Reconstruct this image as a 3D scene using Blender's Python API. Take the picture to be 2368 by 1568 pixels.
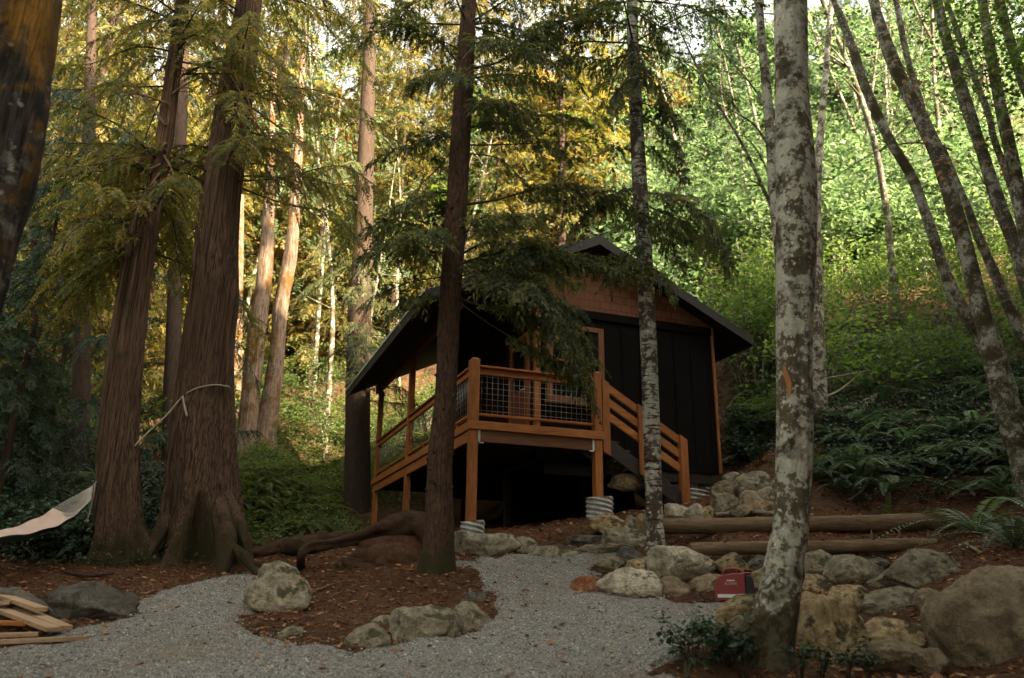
import bpy, bmesh, math, random
import numpy as np
from mathutils import Vector, Matrix

for _o in list(bpy.data.objects):
    bpy.data.objects.remove(_o)
SC = bpy.context.scene
COL = SC.collection
R = math.radians
rng = np.random.default_rng(7)

# ------------------------------------------------------------------ camera
FPX, PITCH, ROLL = 1875.0, .306, .0116        # focal length in pixels of a 2368 px wide picture
CAM = np.array([0., 0., 1.5])
cp, sp, cr, sr = math.cos(PITCH), math.sin(PITCH), math.cos(ROLL), math.sin(ROLL)
FWD = np.array([0, cp, sp]); UP0 = np.array([0, -sp, cp]); RT0 = np.array([1., 0, 0])
RT = cr * RT0 + sr * UP0; UPV = -sr * RT0 + cr * UP0
cd = bpy.data.cameras.new('camera'); cam = bpy.data.objects.new('camera', cd); COL.objects.link(cam)
M = Matrix.Identity(4)
for i in range(3):
    M[i][0], M[i][1], M[i][2], M[i][3] = RT[i], UPV[i], -FWD[i], CAM[i]
cam.matrix_world = M
cd.sensor_width = 36; cd.lens = 36 * FPX / 2368; cd.clip_end = 2000; cd.clip_start = .05
cd.dof.use_dof = True; cd.dof.focus_distance = 12.6; cd.dof.aperture_fstop = 1.3
SC.camera = cam

# ------------------------------------------------------------------ light
SUN_AZ, SUN_EL = R(132), R(30)       # azimuth clockwise from +Y (the viewing direction)
w = bpy.data.worlds.new('World'); SC.world = w; w.use_nodes = True
nt = w.node_tree; nt.nodes.clear()
sky = nt.nodes.new('ShaderNodeTexSky'); sky.sky_type = 'NISHITA'; sky.sun_disc = False
sky.sun_elevation = SUN_EL; sky.sun_rotation = SUN_AZ
sky.air_density = 1.0; sky.dust_density = 4.0; sky.ozone_density = .6
bg = nt.nodes.new('ShaderNodeBackground'); bg.inputs[1].default_value = .12
ow = nt.nodes.new('ShaderNodeOutputWorld')
hz = nt.nodes.new('ShaderNodeHueSaturation'); hz.inputs['Saturation'].default_value = .30     # pale hazy sky
wm = nt.nodes.new('ShaderNodeMixRGB'); wm.blend_type = 'MULTIPLY'; wm.inputs[0].default_value = 1; wm.inputs[2].default_value = (1.0, .93, .79, 1)
nt.links.new(sky.outputs[0], hz.inputs['Color']); nt.links.new(hz.outputs[0], wm.inputs[1]); nt.links.new(wm.outputs[0], bg.inputs[0]); nt.links.new(bg.outputs[0], ow.inputs[0])
sd = bpy.data.lights.new('sun', 'SUN'); sun = bpy.data.objects.new('sun', sd); COL.objects.link(sun)
sd.energy = 5.0; sd.angle = R(.6); sd.color = (1.0, .80, .55)
sdir = Vector((math.sin(SUN_AZ) * math.cos(SUN_EL), math.cos(SUN_AZ) * math.cos(SUN_EL), math.sin(SUN_EL)))
sun.rotation_euler = sdir.to_track_quat('Z', 'Y').to_euler(); sun.location = sdir * 60
SC.view_settings.view_transform = 'Standard'; SC.view_settings.look = 'None'
SC.view_settings.gamma = 1; SC.view_settings.exposure = 2.95; SC.view_settings.use_curve_mapping = False
cy = SC.cycles
cy.max_bounces = 6; cy.diffuse_bounces = 3; cy.glossy_bounces = 2; cy.transmission_bounces = 4
cy.transparent_max_bounces = 6; cy.caustics_reflective = False; cy.caustics_refractive = False
cy.sample_clamp_indirect = 6; cy.use_denoising = True; cy.use_adaptive_sampling = True
cy.adaptive_threshold = .01

# ------------------------------------------------------------------ picture <-> place
def ray(px, py):
    x, y = px - 1184., py - 784.
    xx, yy = x * cr + y * sr, -x * sr + y * cr
    X, u = xx / FPX, -yy / FPX
    return np.array([X, cp - u * sp, sp + u * cp])
def at(px, py, Y):
    d = ray(px, py); return CAM + d * (Y / d[1])
def mpp(p):                      # metres per (2368-wide) pixel at a point
    return float(np.dot(np.asarray(p) - CAM, FWD)) / FPX
CAB = np.array([-.709, 13.70, 4.367]); YAW = .3608
cyw, syw = math.cos(YAW), math.sin(YAW)
def cab(s, t, z):
    return CAB + np.array([s * cyw - t * syw, s * syw + t * cyw, z])

# ------------------------------------------------------------------ noise
def vnoise(p, seed=0):
    p = np.asarray(p, float); i = np.floor(p).astype(np.int64); f = p - i; f = f * f * (3 - 2 * f)
    def h(a, b, c):
        n = (a * 374761393 + b * 668265263 + c * 1440662683 + seed * 974634777) & 0xffffffff
        n = ((n ^ (n >> 13)) * 1274126177) & 0xffffffff
        return ((n ^ (n >> 16)) & 0xffff) / 65535.
    x, y, z = i[..., 0], i[..., 1], i[..., 2]; fx, fy, fz = f[..., 0], f[..., 1], f[..., 2]
    def L(a, b, t): return a + (b - a) * t
    return 2 * L(L(L(h(x, y, z), h(x+1, y, z), fx), L(h(x, y+1, z), h(x+1, y+1, z), fx), fy),
             L(L(h(x, y, z+1), h(x+1, y, z+1), fx), L(h(x, y+1, z+1), h(x+1, y+1, z+1), fx), fy), fz) - 1
def fbm(p, o=4, seed=0):
    p = np.asarray(p, float); s = 0; a = 1.
    for k in range(o):
        s = s + a * vnoise(p * 2 ** k, seed + k); a *= .5
    return s

# ------------------------------------------------------------------ ground height
_gp = [(1184,1568,6.7),(600,1568,6.7),(0,1568,6.5),(1700,1568,6.6),(2368,1568,6.4),(1500,1490,7.9),(1000,1510,7.5),
 (1660,1393,10.),(1300,1400,9.7),(1200,1312,11.9),(1450,1268,12.6),(1320,1290,12.2),(700,1440,8.7),(1010,1308,11.3),(900,1375,10.2),(820,1330,11.2),
 (400,1440,8.9),(450,1350,11.2),(560,1335,11.7),(100,1340,11.),(0,1400,9.5),(300,1308,12.2),(450,1285,13.),(620,1262,13.8),
 (750,1243,14.6),(825,1235,15.8),(2000,1545,7.2),(1780,1500,7.1),(2050,1400,9.1),(1900,1390,9.3),(2000,1300,10.9),(1700,1290,11.2),(2300,1330,8.8),
 (1850,1243,11.7),(2150,1243,11.6),(1650,1243,11.8),(1760,1192,12.9),(2000,1183,13.),(2300,1205,12.3),(1900,1070,14.4),(2100,1010,15.4),
 (2300,1000,14.8),(1720,1080,15.2),(1900,955,16.4),(2300,850,18),(2000,750,21),(1780,800,21),(2300,650,25),(1900,600,30),
 (2000,450,40),(2350,450,36),(1500,520,36),(1500,330,70),(2300,280,66),(700,1150,17.5),(650,1050,21),(620,960,26),
 (1000,1080,24),(700,850,36),(300,1040,24),(300,850,40),(0,1100,20),(0,900,36),(1000,620,62),(300,560,70),(-300,1200,13),(-400,900,30)]
_G = [tuple(at(*g)) for g in _gp]
_G += [tuple(cab(*c)) for c in [(.07,.07,-1.95),(2.5,.07,-1.52),(3.4,0,-1.42),(4.3,0,-1.3),(5.2,.4,-1.1),(5.9,.8,-.85),(6.2,4,-.3),(7,1,-.5),
      (0,4.75,-1.42),(0,8.3,-1.3),(3,4,-1.3),(3,8,-.9),(-1,11,-.9),(1.2,2.5,-1.65),(-1,2,-1.85),(-2,5,-1.7)]]
_G += [(0,0,0),(-5,0,.1),(5,0,.3),(0,-10,-.8),(-15,-5,0),(-14,8,1.2),(12,4,4.5),(18,8,9),(14,-4,4),(25,-8,9),(30,15,17),(45,35,34),(60,0,22),
      (60,80,48),(0,100,42),(-50,80,34),(-60,30,14),(-60,-20,4),(40,-40,8),(0,-50,-3),(-120,120,40),(120,120,70),(0,160,60),(140,0,40),(-140,0,10),(0,-120,-6),(120,-100,12),(-120,-100,0)]
_G = np.array(_G)
def _K(a, b):
    d2 = ((a[:, None, :2] - b[None, :, :2]) ** 2).sum(-1); return np.sqrt(d2 + .6)
_n = len(_G); _A = np.zeros((_n + 3, _n + 3)); _A[:_n, :_n] = _K(_G, _G) - np.eye(_n) * .02
_A[:_n, _n] = 1; _A[:_n, _n+1:] = _G[:, :2]; _A[_n:, :_n] = _A[:_n, _n:].T
_W = np.linalg.solve(_A, np.r_[_G[:, 2], 0, 0, 0])
def height(x, y):
    x = np.atleast_1d(np.asarray(x, float)); y = np.atleast_1d(np.asarray(y, float)); out = np.zeros(len(x))
    for a in range(0, len(x), 20000):
        q = np.stack([x[a:a+20000], y[a:a+20000]], 1)
        out[a:a+20000] = _K(q, _G) @ _W[:_n] + _W[_n] + q @ _W[_n+1:]
    return out
def hgt(x, y): return float(height(x, y)[0])
def hit(px, py, y0=5., y1=120.):       # where the sight line through a pixel meets the ground
    Y = np.linspace(y0, y1, 1400); d = ray(px, py); P = CAM + d[None] * (Y / d[1])[:, None]
    k = np.nonzero(P[:, 2] <= height(P[:, 0], P[:, 1]))[0]
    if len(k) == 0: return P[-1]
    return P[k[0]]

# ------------------------------------------------------------------ object helpers
def tag(o, label=None, cat=None, group=None, kind=None):
    if label: o['label'] = label
    if cat: o['category'] = cat
    if group: o['group'] = group
    if kind: o['kind'] = kind
    return o
def empty(name, loc, rz=0, label=None, cat=None, group=None):
    o = bpy.data.objects.new(name, None); COL.objects.link(o); o.location = loc; o.rotation_euler.z = rz
    o.empty_display_size = .2
    return tag(o, label, cat, group)
def link(name, me, parent=None, loc=None):
    o = bpy.data.objects.new(name, me); COL.objects.link(o)
    if parent is not None: o.parent = parent
    if loc is not None: o.location = loc
    return o
def mesh(name, V, Q, mats, mi=None, tint=None, smooth=False):
    """V (n,3); Q list of (m,k) index arrays, k may differ; mi: one material index per array"""
    V = np.ascontiguousarray(V, np.float32)
    if isinstance(Q, np.ndarray): Q = [Q]
    if mi is None: mi = [0] * len(Q)
    me = bpy.data.meshes.new(name)
    me.vertices.add(len(V)); me.vertices.foreach_set('co', V.ravel())
    li = np.concatenate([np.asarray(q, np.int32).ravel() for q in Q])
    tot = np.concatenate([np.full(len(q), q.shape[1], np.int32) for q in Q])
    st = np.r_[0, np.cumsum(tot)[:-1]].astype(np.int32)
    me.loops.add(len(li)); me.loops.foreach_set('vertex_index', li)
    me.polygons.add(len(tot)); me.polygons.foreach_set('loop_start', st)
    try: me.polygons.foreach_set('loop_total', tot)
    except Exception: pass
    me.polygons.foreach_set('material_index', np.concatenate([np.full(len(q), m, np.int32) for q, m in zip(Q, mi)]))
    if smooth is not False:
        if smooth is True: sm = np.ones(len(tot), bool)
        else: sm = np.concatenate([np.full(len(q), s, bool) for q, s in zip(Q, smooth)])
        me.polygons.foreach_set('use_smooth', sm)
    for m in (mats if isinstance(mats, (list, tuple)) else [mats]): me.materials.append(m)
    if tint is not None:
        a = me.attributes.new('tint', 'FLOAT', 'POINT'); a.data.foreach_set('value', np.asarray(tint, np.float32))
    me.update(calc_edges=True); me.validate()
    return me
class Acc:                     # gathers pieces (verts, faces, material index, tint, smooth)
    def __init__(s): s.V = []; s.Q = []; s.mi = []; s.T = []; s.S = []; s.n = 0
    def add(s, V, Q, mi=0, tint=0., smooth=False):
        if len(V) == 0: return
        V = np.asarray(V, float); s.V.append(V); s.Q.append(np.asarray(Q) + s.n); s.mi.append(mi); s.S.append(smooth)
        s.T.append(np.full(len(V), tint) if np.isscalar(tint) else np.asarray(tint)); s.n += len(V)
    def mesh(s, name, mats): return mesh(name, np.concatenate(s.V), s.Q, mats, s.mi, np.concatenate(s.T), s.S)
def nrm(a): 
    a = np.asarray(a, float); return a / (np.linalg.norm(a, axis=-1, keepdims=True) + 1e-12)
def spline(P, n):
    P = np.asarray(P, float); m = len(P)
    if m < 3: t = np.linspace(0, m - 1, n); return np.stack([np.interp(t, np.arange(m), P[:, k]) for k in range(P.shape[1])], 1)
    Q = np.vstack([2 * P[0] - P[1], P, 2 * P[-1] - P[-2]]); t = np.linspace(0, m - 1 - 1e-9, n); i = t.astype(int); f = (t - i)[:, None]
    a, b, c, d = Q[i], Q[i+1], Q[i+2], Q[i+3]
    return .5 * (2*b + (c-a)*f + (2*a-5*b+4*c-d)*f*f + (3*b-a-3*c+d)*f**3)
def sweep(P, rad, sides=8, mod=None, cap=True):
    """tube along P (n,3) with radii; mod(theta (1,s), u (n,1)) multiplies the radius"""
    P = np.asarray(P, float); n = len(P); T = nrm(np.gradient(P, axis=0)); 
    ref = np.array([1., 0, 0]) if abs(T[0][0]) < .8 else np.array([0, 0, 1.])
    N = np.zeros_like(P); v = ref
    for k in range(n):
        v = v - T[k] * np.dot(v, T[k]); v = v / np.linalg.norm(v); N[k] = v
    B = np.cross(T, N); th = np.linspace(0, 2 * np.pi, sides, endpoint=False)[None]
    r = np.asarray(rad, float).reshape(-1, 1) * np.ones((1, sides))
    if mod is not None: r = r * mod(th, np.linspace(0, 1, n)[:, None])
    V = P[:, None] + r[..., None] * (np.cos(th)[..., None] * N[:, None] + np.sin(th)[..., None] * B[:, None])
    V = V.reshape(-1, 3); i = np.arange(n - 1)[:, None] * sides; j = np.arange(sides)[None]; k = (j + 1) % sides
    F = np.stack([i + j, i + k, i + sides + k, i + sides + j], -1).reshape(-1, 4)
    if cap:
        c0 = len(V); V = np.vstack([V, P[:1], P[-1:]])
        jj = np.arange(sides); kk = (jj + 1) % sides; e = (n - 1) * sides
        F = np.vstack([F, np.stack([kk, jj, np.full(sides, c0), np.full(sides, c0)], 1)[:, [0, 1, 2, 2]]]) if False else F
        T1 = np.stack([kk, jj, np.full(sides, c0)], 1); T2 = np.stack([e + jj, e + kk, np.full(sides, c0 + 1)], 1)
        return V, F, np.vstack([T1, T2])
    return V, F, None
def tube(acc, P, rad, sides=8, mi=0, mod=None, smooth=True, tint=.5):
    V, F, T = sweep(P, np.broadcast_to(rad, len(P)), sides, mod)
    b = acc.n; acc.add(V, F, mi, tint, smooth); acc.Q.append(T + b); acc.mi.append(mi); acc.S.append(False)
class Boxes(Acc):
    def box(s, x0, x1, y0, y1, z0, z1, mi=0):
        V = np.array([[x, y, z] for z in (z0, z1) for y in (y0, y1) for x in (x0, x1)], float)
        s.add(V, np.array([[0,2,3,1],[4,5,7,6],[0,1,5,4],[2,6,7,3],[0,4,6,2],[1,3,7,5]]), mi, rng.random())
    def beam(s, p, q, wd, ht, up=(0, 0, 1), mi=0):
        p, q = np.asarray(p, float), np.asarray(q, float); d = nrm(q - p); sd_ = nrm(np.cross(d, up)); u = np.cross(sd_, d)
        c = [(-wd/2, -ht/2), (wd/2, -ht/2), (wd/2, ht/2), (-wd/2, ht/2)]
        V = [p + sd_*a + u*b for a, b in c] + [q + sd_*a + u*b for a, b in c]
        s.add(np.array(V), np.array([[3,2,1,0],[4,5,6,7],[0,1,5,4],[1,2,6,5],[2,3,7,6],[3,0,4,7]]), mi, rng.random())
    def build(s, name, mats, parent=None, bevel=.006):
        o = link(name, s.mesh(name, mats), parent)
        if bevel:
            b = o.modifiers.new('bevel', 'BEVEL'); b.width = bevel; b.segments = 1; b.limit_method = 'ANGLE'
        return o
def copy_tree(o, parent=None):
    c = o.copy(); COL.objects.link(c); c.parent = parent
    for ch in o.children: copy_tree(ch, c)
    return c

# ------------------------------------------------------------------ materials
class N:
    def __init__(s, name):
        s.m = bpy.data.materials.new(name); s.m.use_nodes = True; s.t = s.m.node_tree; s.t.nodes.clear()
        s.out = s.t.nodes.new('ShaderNodeOutputMaterial')
    def n(s, k, **kw):
        nd = s.t.nodes.new('ShaderNode' + k)
        for a, b in kw.items(): setattr(nd, a, b)
        return nd
    def l(s, a, b): s.t.links.new(a, b)
    def coord(s, scale=(1, 1, 1), kind='Object'):
        tc = s.n('TexCoord'); mp = s.n('Mapping'); mp.inputs['Scale'].default_value = scale
        s.l(tc.outputs[kind], mp.inputs[0]); return mp.outputs[0]
    def noise(s, vec, scale, detail=5, rough=.6, dist=0):
        x = s.n('TexNoise'); x.inputs['Scale'].default_value = scale; x.inputs['Detail'].default_value = detail
        x.inputs['Roughness'].default_value = rough; x.inputs['Distortion'].default_value = dist
        s.l(vec, x.inputs['Vector']); return x.outputs[0]
    def ramp(s, fac, stops):
        r = s.n('ValToRGB'); e = r.color_ramp.elements
        while len(e) < len(stops): e.new(.5)
        for k, (p, c) in enumerate(stops):
            e[k].position = p; e[k].color = tuple(c) + (1,) if len(c) == 3 else c
        s.l(fac, r.inputs[0]); return r.outputs[0]
    def mix(s, fac, a, b, mode='MIX'):
        m = s.n('MixRGB', blend_type=mode)
        for v, i in ((fac, 0), (a, 1), (b, 2)):
            if isinstance(v, (int, float)): m.inputs[i].default_value = v
            elif isinstance(v, tuple): m.inputs[i].default_value = v + (1,)
            else: s.l(v, m.inputs[i])
        return m.outputs[0]
    def bump(s, h, strength=.5, dist=.02, normal=None):
        b = s.n('Bump'); b.inputs['Strength'].default_value = strength; b.inputs['Distance'].default_value = dist
        s.l(h, b.inputs['Height'])
        if normal is not None: s.l(normal, b.inputs['Normal'])
        return b.outputs[0]
    def pbr(s, col, rough=.8, normal=None, spec=.3, metal=0):
        p = s.n('BsdfPrincipled')
        for v, k in ((col, 'Base Color'), (rough, 'Roughness')):
            if isinstance(v, tuple): p.inputs[k].default_value = v + (1,)
            elif isinstance(v, (int, float)): p.inputs[k].default_value = v
            else: s.l(v, p.inputs[k])
        p.inputs['Specular IOR Level'].default_value = spec; p.inputs['Metallic'].default_value = metal
        if normal is not None: s.l(normal, p.inputs['Normal'])
        return p.outputs[0]
    def done(s, sh): s.l(sh, s.out.inputs[0]); return s.m
    def rnd(s): return s.n('ObjectInfo').outputs['Random']
    def tint(s):
        a = s.n('Attribute'); a.attribute_name = 'tint'; return a.outputs['Fac']

def leaf_mat(name, cols, trans, tmix=.45, rough=.5):
    m = N(name); t = m.tint(); k = len(cols) - 1
    c = m.ramp(t, [(i / k, cc) for i, cc in enumerate(cols)])
    hv = m.n('HueSaturation'); mr = m.n('MapRange'); m.l(m.rnd(), mr.inputs[0]); mr.inputs[3].default_value = .7; mr.inputs[4].default_value = 1.3
    m.l(mr.outputs[0], hv.inputs['Value']); m.l(c, hv.inputs['Color'])
    p = m.pbr(hv.outputs[0], rough, spec=.25)
    tr = m.n('BsdfTranslucent'); m.l(m.mix(1., hv.outputs[0], trans, 'MULTIPLY'), tr.inputs[0])
    mx = m.n('MixShader'); mx.inputs[0].default_value = tmix; m.l(p, mx.inputs[1]); m.l(tr.outputs[0], mx.inputs[2])
    return m.done(mx.outputs[0])
MT = {}
MT['needle'] = leaf_mat('hemlock_needles', [(.028,.042,.018),(.060,.080,.030),(.11,.125,.045),(.18,.17,.055)], (1.6,1.7,.8), .35)
MT['needle_y'] = leaf_mat('cedar_foliage', [(.045,.055,.018),(.10,.105,.028),(.18,.16,.045),(.28,.20,.08)], (1.8,1.7,.8), .5)
MT['needle_b'] = leaf_mat('fir_foliage', [(.014,.027,.017),(.032,.055,.034),(.070,.100,.055)], (1.4,1.6,1.), .35)
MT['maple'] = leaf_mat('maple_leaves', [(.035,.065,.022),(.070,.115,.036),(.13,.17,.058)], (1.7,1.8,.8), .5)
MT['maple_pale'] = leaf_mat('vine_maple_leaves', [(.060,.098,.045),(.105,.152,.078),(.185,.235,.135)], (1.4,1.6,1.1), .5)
MT['maple_gold'] = leaf_mat('golden_leaves', [(.11,.115,.03),(.19,.165,.045),(.27,.20,.065),(.30,.175,.07)], (1.7,1.5,.8), .5)
MT['fern'] = leaf_mat('fern_fronds', [(.05,.085,.05),(.10,.155,.10),(.20,.26,.19),(.17,.11,.05)], (1.5,1.7,.9), .25, .3)
MT['fern_y'] = leaf_mat('yellow_green_fern_fronds', [(.05,.08,.02),(.09,.13,.03),(.15,.18,.05)], (1.7,1.7,.8), .4, .45)  # fronds of a yellower green than the other ferns
MT['salal'] = leaf_mat('salal_leaves', [(.013,.028,.014),(.034,.062,.033),(.065,.105,.06)], (1.3,1.6,.8), .2, .35)
MT['dry_leaf'] = leaf_mat('dry_leaves', [(.10,.045,.02),(.20,.085,.03),(.33,.16,.07),(.42,.27,.15)], (1.2,1.,.8), .2, .7)

def bark(name, dark, light, vs=(6, 6, .8), moss=None, lichen=None, lsc=7., lth=.58, bumpd=.03, ring=False, mth=.52, furrow=0., base=0., msc=1.9):
    m = N(name); v = m.coord(vs); a = m.noise(v, 3., 8, .65); b = m.noise(v, 11., 4, .6)
    c = m.ramp(a, [(.25, dark), (.75, light)])
    c = m.mix(.5, c, m.ramp(b, [(.3, (.45,.45,.45)), (.75, (1.25,1.2,1.15))]), 'MULTIPLY')
    v2 = m.coord((1, 1, 1)); h = m.mix(.5, a, b)
    if furrow:
        fu = m.noise(m.coord((vs[0] * 2.2, vs[1] * 2.2, vs[2] * .9)), 2.4, 6, .6, .1); fr = m.ramp(fu, [(.36, (furrow,) * 3), (.50, (1, 1, 1)), (.7, (1.25, 1.2, 1.15))])
        c = m.mix(1., c, fr, 'MULTIPLY'); h = m.mix(.6, h, fr)
    if lichen:
        l1 = m.mix(.5, m.noise(v2, lsc * .33, 4, .55, .4), m.noise(v2, lsc * 1.5, 6, .7, .2)); f = m.ramp(l1, [(lth - .022, (0,0,0)), (lth + .022, (1,1,1))])
        c = m.mix(f, c, m.mix(m.noise(v2, 22, 3), tuple(x * .5 for x in lichen), lichen))
        l2 = m.noise(v2, lsc * 2.7, 4, .6); f2 = m.ramp(l2, [(.62, (0,0,0)), (.66, (.9,.9,.9))])
        c = m.mix(f2, c, tuple(min(1, x * 1.25) for x in lichen))
    if ring:
        v3 = m.coord((1.2, 1.2, 9)); r = m.ramp(m.noise(v3, 3.2, 5, .65), [(.55, (0,0,0)), (.6, (1,1,1))]); c = m.mix(r, c, (.028,.018,.014))
    if moss:
        ms = m.noise(v2, msc, 6, .65, .3)
        if base:
            sz_ = m.n('SeparateXYZ'); m.l(m.coord(), sz_.inputs[0]); mr_ = m.n('MapRange'); m.l(sz_.outputs[2], mr_.inputs[0]); mr_.inputs[1].default_value = .2; mr_.inputs[2].default_value = base; mr_.inputs[3].default_value = .22; mr_.inputs[4].default_value = 0
            ad_ = m.n('Math', operation='ADD'); m.l(ms, ad_.inputs[0]); m.l(mr_.outputs[0], ad_.inputs[1]); ms = ad_.outputs[0]
        f = m.ramp(ms, [(mth, (0,0,0)), (mth + .12, (.9,.9,.9))])
        c = m.mix(f, c, m.mix(m.noise(v2, 30, 3), tuple(x * .4 for x in moss), moss))
    return m.done(m.pbr(c, .9, m.bump(h, .9, bumpd), .15))
MT['cedar_bark'] = bark('cedar_bark', (.040,.024,.016), (.205,.130,.084), (15, 15, .16), bumpd=.06, moss=(.06,.052,.018), mth=.6, furrow=.22, base=1.2)
MT['hemlock_bark'] = bark('hemlock_bark', (.035,.020,.013), (.115,.068,.042), (7, 7, 3.5), bumpd=.04, moss=(.05,.045,.016), mth=.6, furrow=.5, base=.8)
MT['dark_bark'] = bark('dark_bark', (.022,.015,.011), (.075,.05,.036), (7, 7, 1.6))
MT['lichen_bark'] = bark('lichen_bark', (.045,.033,.026), (.11,.085,.06), (5, 5, 4), lichen=(.42,.42,.34), lsc=5.5, lth=.5, ring=True, bumpd=.015)
MT['alder_bark'] = bark('alder_bark', (.045,.036,.022), (.15,.125,.08), (5, 5, 2), moss=(.042,.032,.010), lichen=(.50,.48,.38), lsc=11., lth=.49, bumpd=.04, mth=.525, base=.75, msc=3.4)
MT['lean_bark'] = bark('mossy_alder_bark', (.035,.028,.021), (.16,.138,.105), (6, 6, 2), moss=(.06,.05,.014), lichen=(.38,.37,.29), lsc=9., lth=.52, bumpd=.025, mth=.47, msc=2.6)
MT['maple_bark'] = bark('mossy_maple_bark', (.08,.055,.04), (.27,.20,.145), (6, 6, 1.5), moss=(.13,.065,.012), bumpd=.04, mth=.48, furrow=.5)
MT['mossy_bark'] = bark('sun_tinted_mossy_bark', (.018,.014,.011), (.07,.058,.048), (7, 7, 1.2), moss=(.30,.15,.02), lichen=(.20,.19,.165), lsc=3.5, lth=.56, bumpd=.06, mth=.47, furrow=.35)  # orange moss, its colour brightened to stand in for sunlight on it
MT['twig'] = bark('twig_bark', (.03,.02,.014), (.09,.06,.04), (20, 20, 20))
MT['dead_twig'] = bark('dead_twig_bark', (.12,.075,.045), (.30,.19,.11), (20, 20, 20))
MT['log_wood'] = bark('weathered_log', (.055,.034,.020), (.25,.175,.105), (1.2, 9, 9), bumpd=.015)
MT['rot_wood'] = bark('rotten_wood', (.022,.012,.008), (.095,.052,.030), (3, 8, 8), bumpd=.05, moss=(.045,.04,.014), mth=.52, msc=4)
MT['pale_log'] = bark('pale_dead_log', (.16,.13,.09), (.42,.37,.28), (1.5, 9, 9), bumpd=.015, moss=(.09,.09,.03), mth=.58)
def wood(name, dark, light, sc=(1.5, 14, 14), rough=.6, spec=.3):
    m = N(name); v = m.coord(sc); a = m.noise(v, 2.2, 7, .6, .4)
    c = m.ramp(a, [(.25, dark), (.72, light)])
    t = m.tint(); c = m.mix(.55, c, m.ramp(t, [(0, (.72,.7,.68)), (1, (1.2,1.2,1.2))]), 'MULTIPLY')
    st = m.noise(m.coord((1, 1, 1)), 1.7, 4); c = m.mix(.5, c, m.ramp(st, [(.3, (.7,.66,.62)), (.6, (1.05,1.05,1.05))]), 'MULTIPLY')
    return m.done(m.pbr(c, rough, m.bump(a, .35, .006), spec))
MT['stain'] = wood('stained_cedar', (.185,.060,.015), (.49,.186,.046))
MT['stain_v'] = wood('stained_cedar_upright', (.16,.052,.013), (.41,.152,.038), (14, 14, 1.5))
MT['stain_dark'] = wood('stained_beam', (.085,.036,.016), (.17,.075,.032))
MT['stain_win'] = wood('stained_window_frame', (.09,.034,.012), (.20,.082,.028), (14, 14, 1.5))
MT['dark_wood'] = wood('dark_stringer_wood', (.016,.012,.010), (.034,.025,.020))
MT['siding'] = wood('charcoal_siding', (.0050,.0042,.0038), (.010,.0085,.0078), (16, 16, 1.4), .95, .06)
MT['porch_wall'] = wood('porch_wall_boards', (.016,.008,.005), (.030,.015,.009), (16, 16, 1.4), .9, .08)
MT['door'] = wood('red_door_paint', (.11,.022,.014), (.17,.036,.022), (14, 14, 1.4), .5)
MT['lumber'] = wood('fresh_lumber', (.20,.12,.065), (.50,.36,.23), (1.2, 16, 16), .75)
def plain(name, col, rough=.6, metal=0, spec=.4, var=.25, sc=6):
    m = N(name); v = m.coord(); a = m.noise(v, sc, 5); c = m.mix(1., col, m.ramp(a, [(.25, (1-var,)*3), (.75, (1+var,)*3)]), 'MULTIPLY')
    return m.done(m.pbr(c, rough, m.bump(a, .1, .004), spec, metal))
MT['roof'] = plain('roof_metal', (.014,.0125,.0115), .55, 0, .3)
MT['soffit'] = plain('dark_soffit', (.010,.007,.005), .8)
MT['wire'] = plain('galvanised_wire', (.42,.41,.38), .45, .7)
MT['bracket'] = plain('galvanised_bracket', (.48,.55,.52), .45, .4)
MT['red'] = plain('red_plastic', (.17,.013,.014), .38, 0, .5, .12, 14)
MT['black'] = plain('black_plastic', (.012,.012,.013), .5)
MT['label'] = plain('pale_label', (.55,.55,.50), .5, var=.12, sc=30)
MT['letter'] = plain('faded_lettering', (.42,.36,.28), .5)
MT['rope'] = plain('white_rope', (.27,.235,.175), .85, sc=60)
MT['net'] = plain('hammock_cord', (.36,.34,.30), .85)
MT['cloth'] = plain('pink_cloth', (.46,.35,.29), .85, var=.15)
MT['teal'] = plain('teal_cloth', (.03,.13,.13), .85)
g = N('window_glass'); MT['glass'] = g.done(g.pbr((.012,.014,.013), .04, None, .8))
m = N('corrugated_pipe'); v = m.coord(); a = m.noise(v, 9, 6, .65)
MT['pipe'] = m.done(m.pbr(m.ramp(a, [(.3, (.20,.21,.19)), (.55, (.42,.43,.40)), (.75, (.55,.55,.52))]), .6, m.bump(a, .25, .005), .3, .25))
m = N('concrete'); a = m.noise(m.coord(), 12, 6); MT['concrete'] = m.done(m.pbr(m.ramp(a, [(.3, (.14,.13,.11)), (.7, (.26,.24,.21))]), .9, m.bump(a, .4, .01)))
m = N('cedar_shingles'); v = m.coord((1, 1, 1)); br = m.n('TexBrick'); mp = m.n('Mapping'); mp.inputs['Rotation'].default_value = (R(90), 0, 0)
m.l(v, mp.inputs[0]); m.l(mp.outputs[0], br.inputs[0]); br.inputs['Scale'].default_value = 1.; br.inputs['Brick Width'].default_value = .24; br.inputs['Row Height'].default_value = .16
br.inputs['Mortar Size'].default_value = .006; br.inputs['Color1'].default_value = (.12,.043,.016,1); br.inputs['Color2'].default_value = (.165,.062,.022,1); br.inputs['Mortar'].default_value = (.03,.012,.006,1)
a = m.noise(m.coord((14, 14, 2)), 3, 5); c = m.mix(.5, br.outputs[0], m.ramp(a, [(.3, (.6,.6,.6)), (.7, (1.2,1.2,1.2))]), 'MULTIPLY')
MT['shingle'] = m.done(m.pbr(c, .75, m.bump(br.outputs[1], -.5, .01)))
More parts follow.
